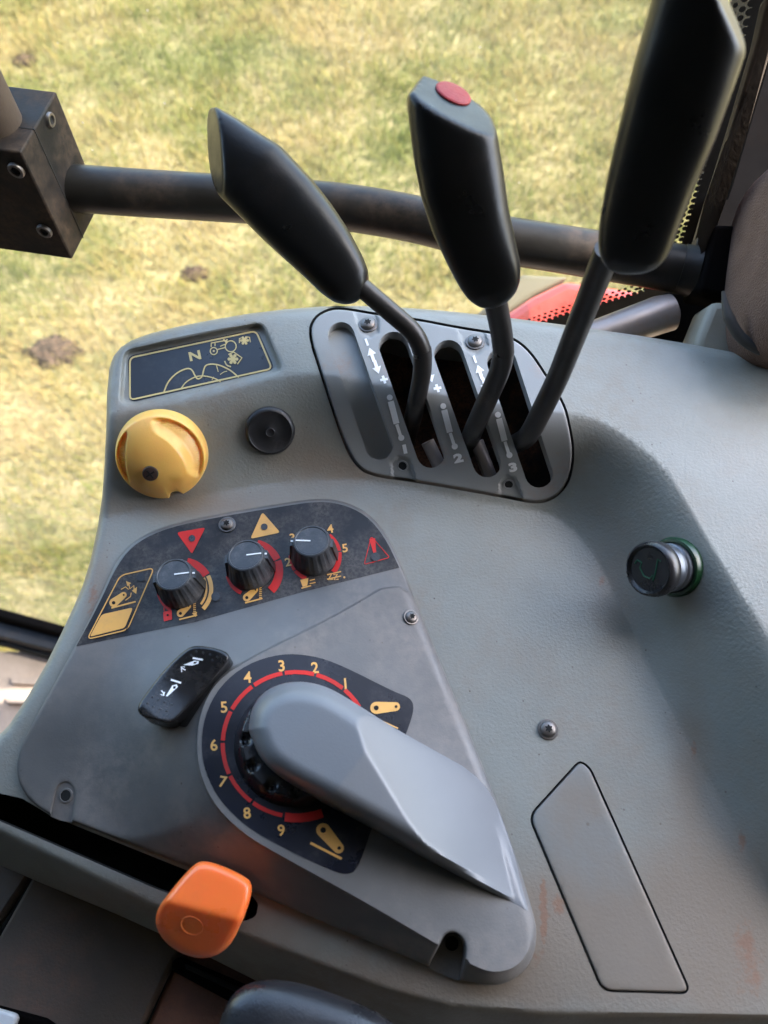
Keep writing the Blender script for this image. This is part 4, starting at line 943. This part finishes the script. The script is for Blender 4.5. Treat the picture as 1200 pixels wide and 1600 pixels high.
mb = MB(); mb.add([(-300, -300, GZ), (300, -300, GZ), (300, 300, GZ), (-300, 300, GZ)], [(0, 1, 2, 3)]); setp(mb.build('ground', gmat), kind='structure')
bmat = col_mat('grass_blades', [(.25, (.045, .062, .010)), (.43, (.10, .105, .016)), (.53, (.18, .135, .036)), (.75, (.28, .185, .075))], 1.25, .8, .12)
NB = 300000
x = RNG.uniform(-2.6, 2.8, NB); y = RNG.uniform(.45, 5.2, NB)
molep = [(85, 552, .125), (305, 430, .065), (40, 98, .07)]
moles = [(PZ(u, v, GZ), r*.74) for u, v, r in molep]
keep = np.ones(NB, bool)
for p, r in moles: keep &= ((x-p.x)**2+((y-p.y)*1.3)**2) > (r*RNG.uniform(.25, 1.15, NB))**2
x, y = x[keep], y[keep]; NB = len(x)
cl = np.sin(x*9+np.sin(y*7)*2)*np.cos(y*8+np.sin(x*5)*2)
L_ = RNG.uniform(.02, .065, NB)*(1+.35*cl); a = RNG.uniform(0, 2*np.pi, NB); lean = RNG.uniform(.4, 1.0, NB); wd = RNG.uniform(.0008, .0022, NB)
dx, dy = np.cos(a)*lean*L_, np.sin(a)*lean*L_; hz_ = L_*np.sqrt(np.clip(1-lean**2*.85, .06, 1))
px_, py_ = -np.sin(a)*wd, np.cos(a)*wd
V = np.empty((NB, 5, 3)); V[:, 0] = np.stack([x-px_, y-py_, np.full(NB, GZ)], 1); V[:, 1] = np.stack([x+px_, y+py_, np.full(NB, GZ)], 1)
V[:, 2] = np.stack([x+dx*.5+px_*.8, y+dy*.5+py_*.8, GZ+hz_*.7], 1); V[:, 3] = np.stack([x+dx*.5-px_*.8, y+dy*.5-py_*.8, GZ+hz_*.7], 1); V[:, 4] = np.stack([x+dx, y+dy, GZ+hz_], 1)
me = bpy.data.meshes.new('grass'); me.vertices.add(NB*5); me.vertices.foreach_set('co', V.ravel())
base = (np.arange(NB)*5)[:, None]; lp = np.concatenate([base+np.array([0, 1, 2, 3]), base+np.array([3, 2, 4])], 1).ravel()
me.loops.add(NB*7); me.loops.foreach_set('vertex_index', lp.astype(np.int32)); me.polygons.add(NB*2)
ls = np.stack([np.arange(NB)*7, np.arange(NB)*7+4], 1).ravel(); me.polygons.foreach_set('loop_start', ls.astype(np.int32)); me.update(calc_edges=True); me.validate()
me.materials.append(bmat); go = bpy.data.objects.new('grass', me); COL.objects.link(go); setp(go, 'short dry yellow and green meadow grass outside the window', 'grass', kind='stuff')
soilm = col_mat('mole_soil', [(.3, (.022, .013, .008)), (.55, (.07, .042, .027)), (.8, (.16, .10, .065))], 45)
lab = ['largest brown molehill in the grass beside the console corner', 'small brown molehill in the grass below the rail', 'dark earth patch in the grass near the top left corner']
for (p, r), lb in zip(moles, lab):
    bm = bmesh.new(); bmesh.ops.create_icosphere(bm, subdivisions=5, radius=1)
    for v in bm.verts:
        c = v.co; k = 1+.22*math.sin(c.x*7+p.x*9)*math.cos(c.y*8)+random.uniform(-.2, .2)
        v.co = Vector((c.x*r*k, c.y*r*.75*k, max(-.02, c.z*r*.30*k+random.uniform(-.006, .006))))
    o = frombm(bm, 'molehill', 'hole', None); o.data.materials.clear(); o.data.materials.append(soilm); o.location = (p.x, p.y, GZ+.005); setp(o, lb, 'molehill', 'molehills in the grass')
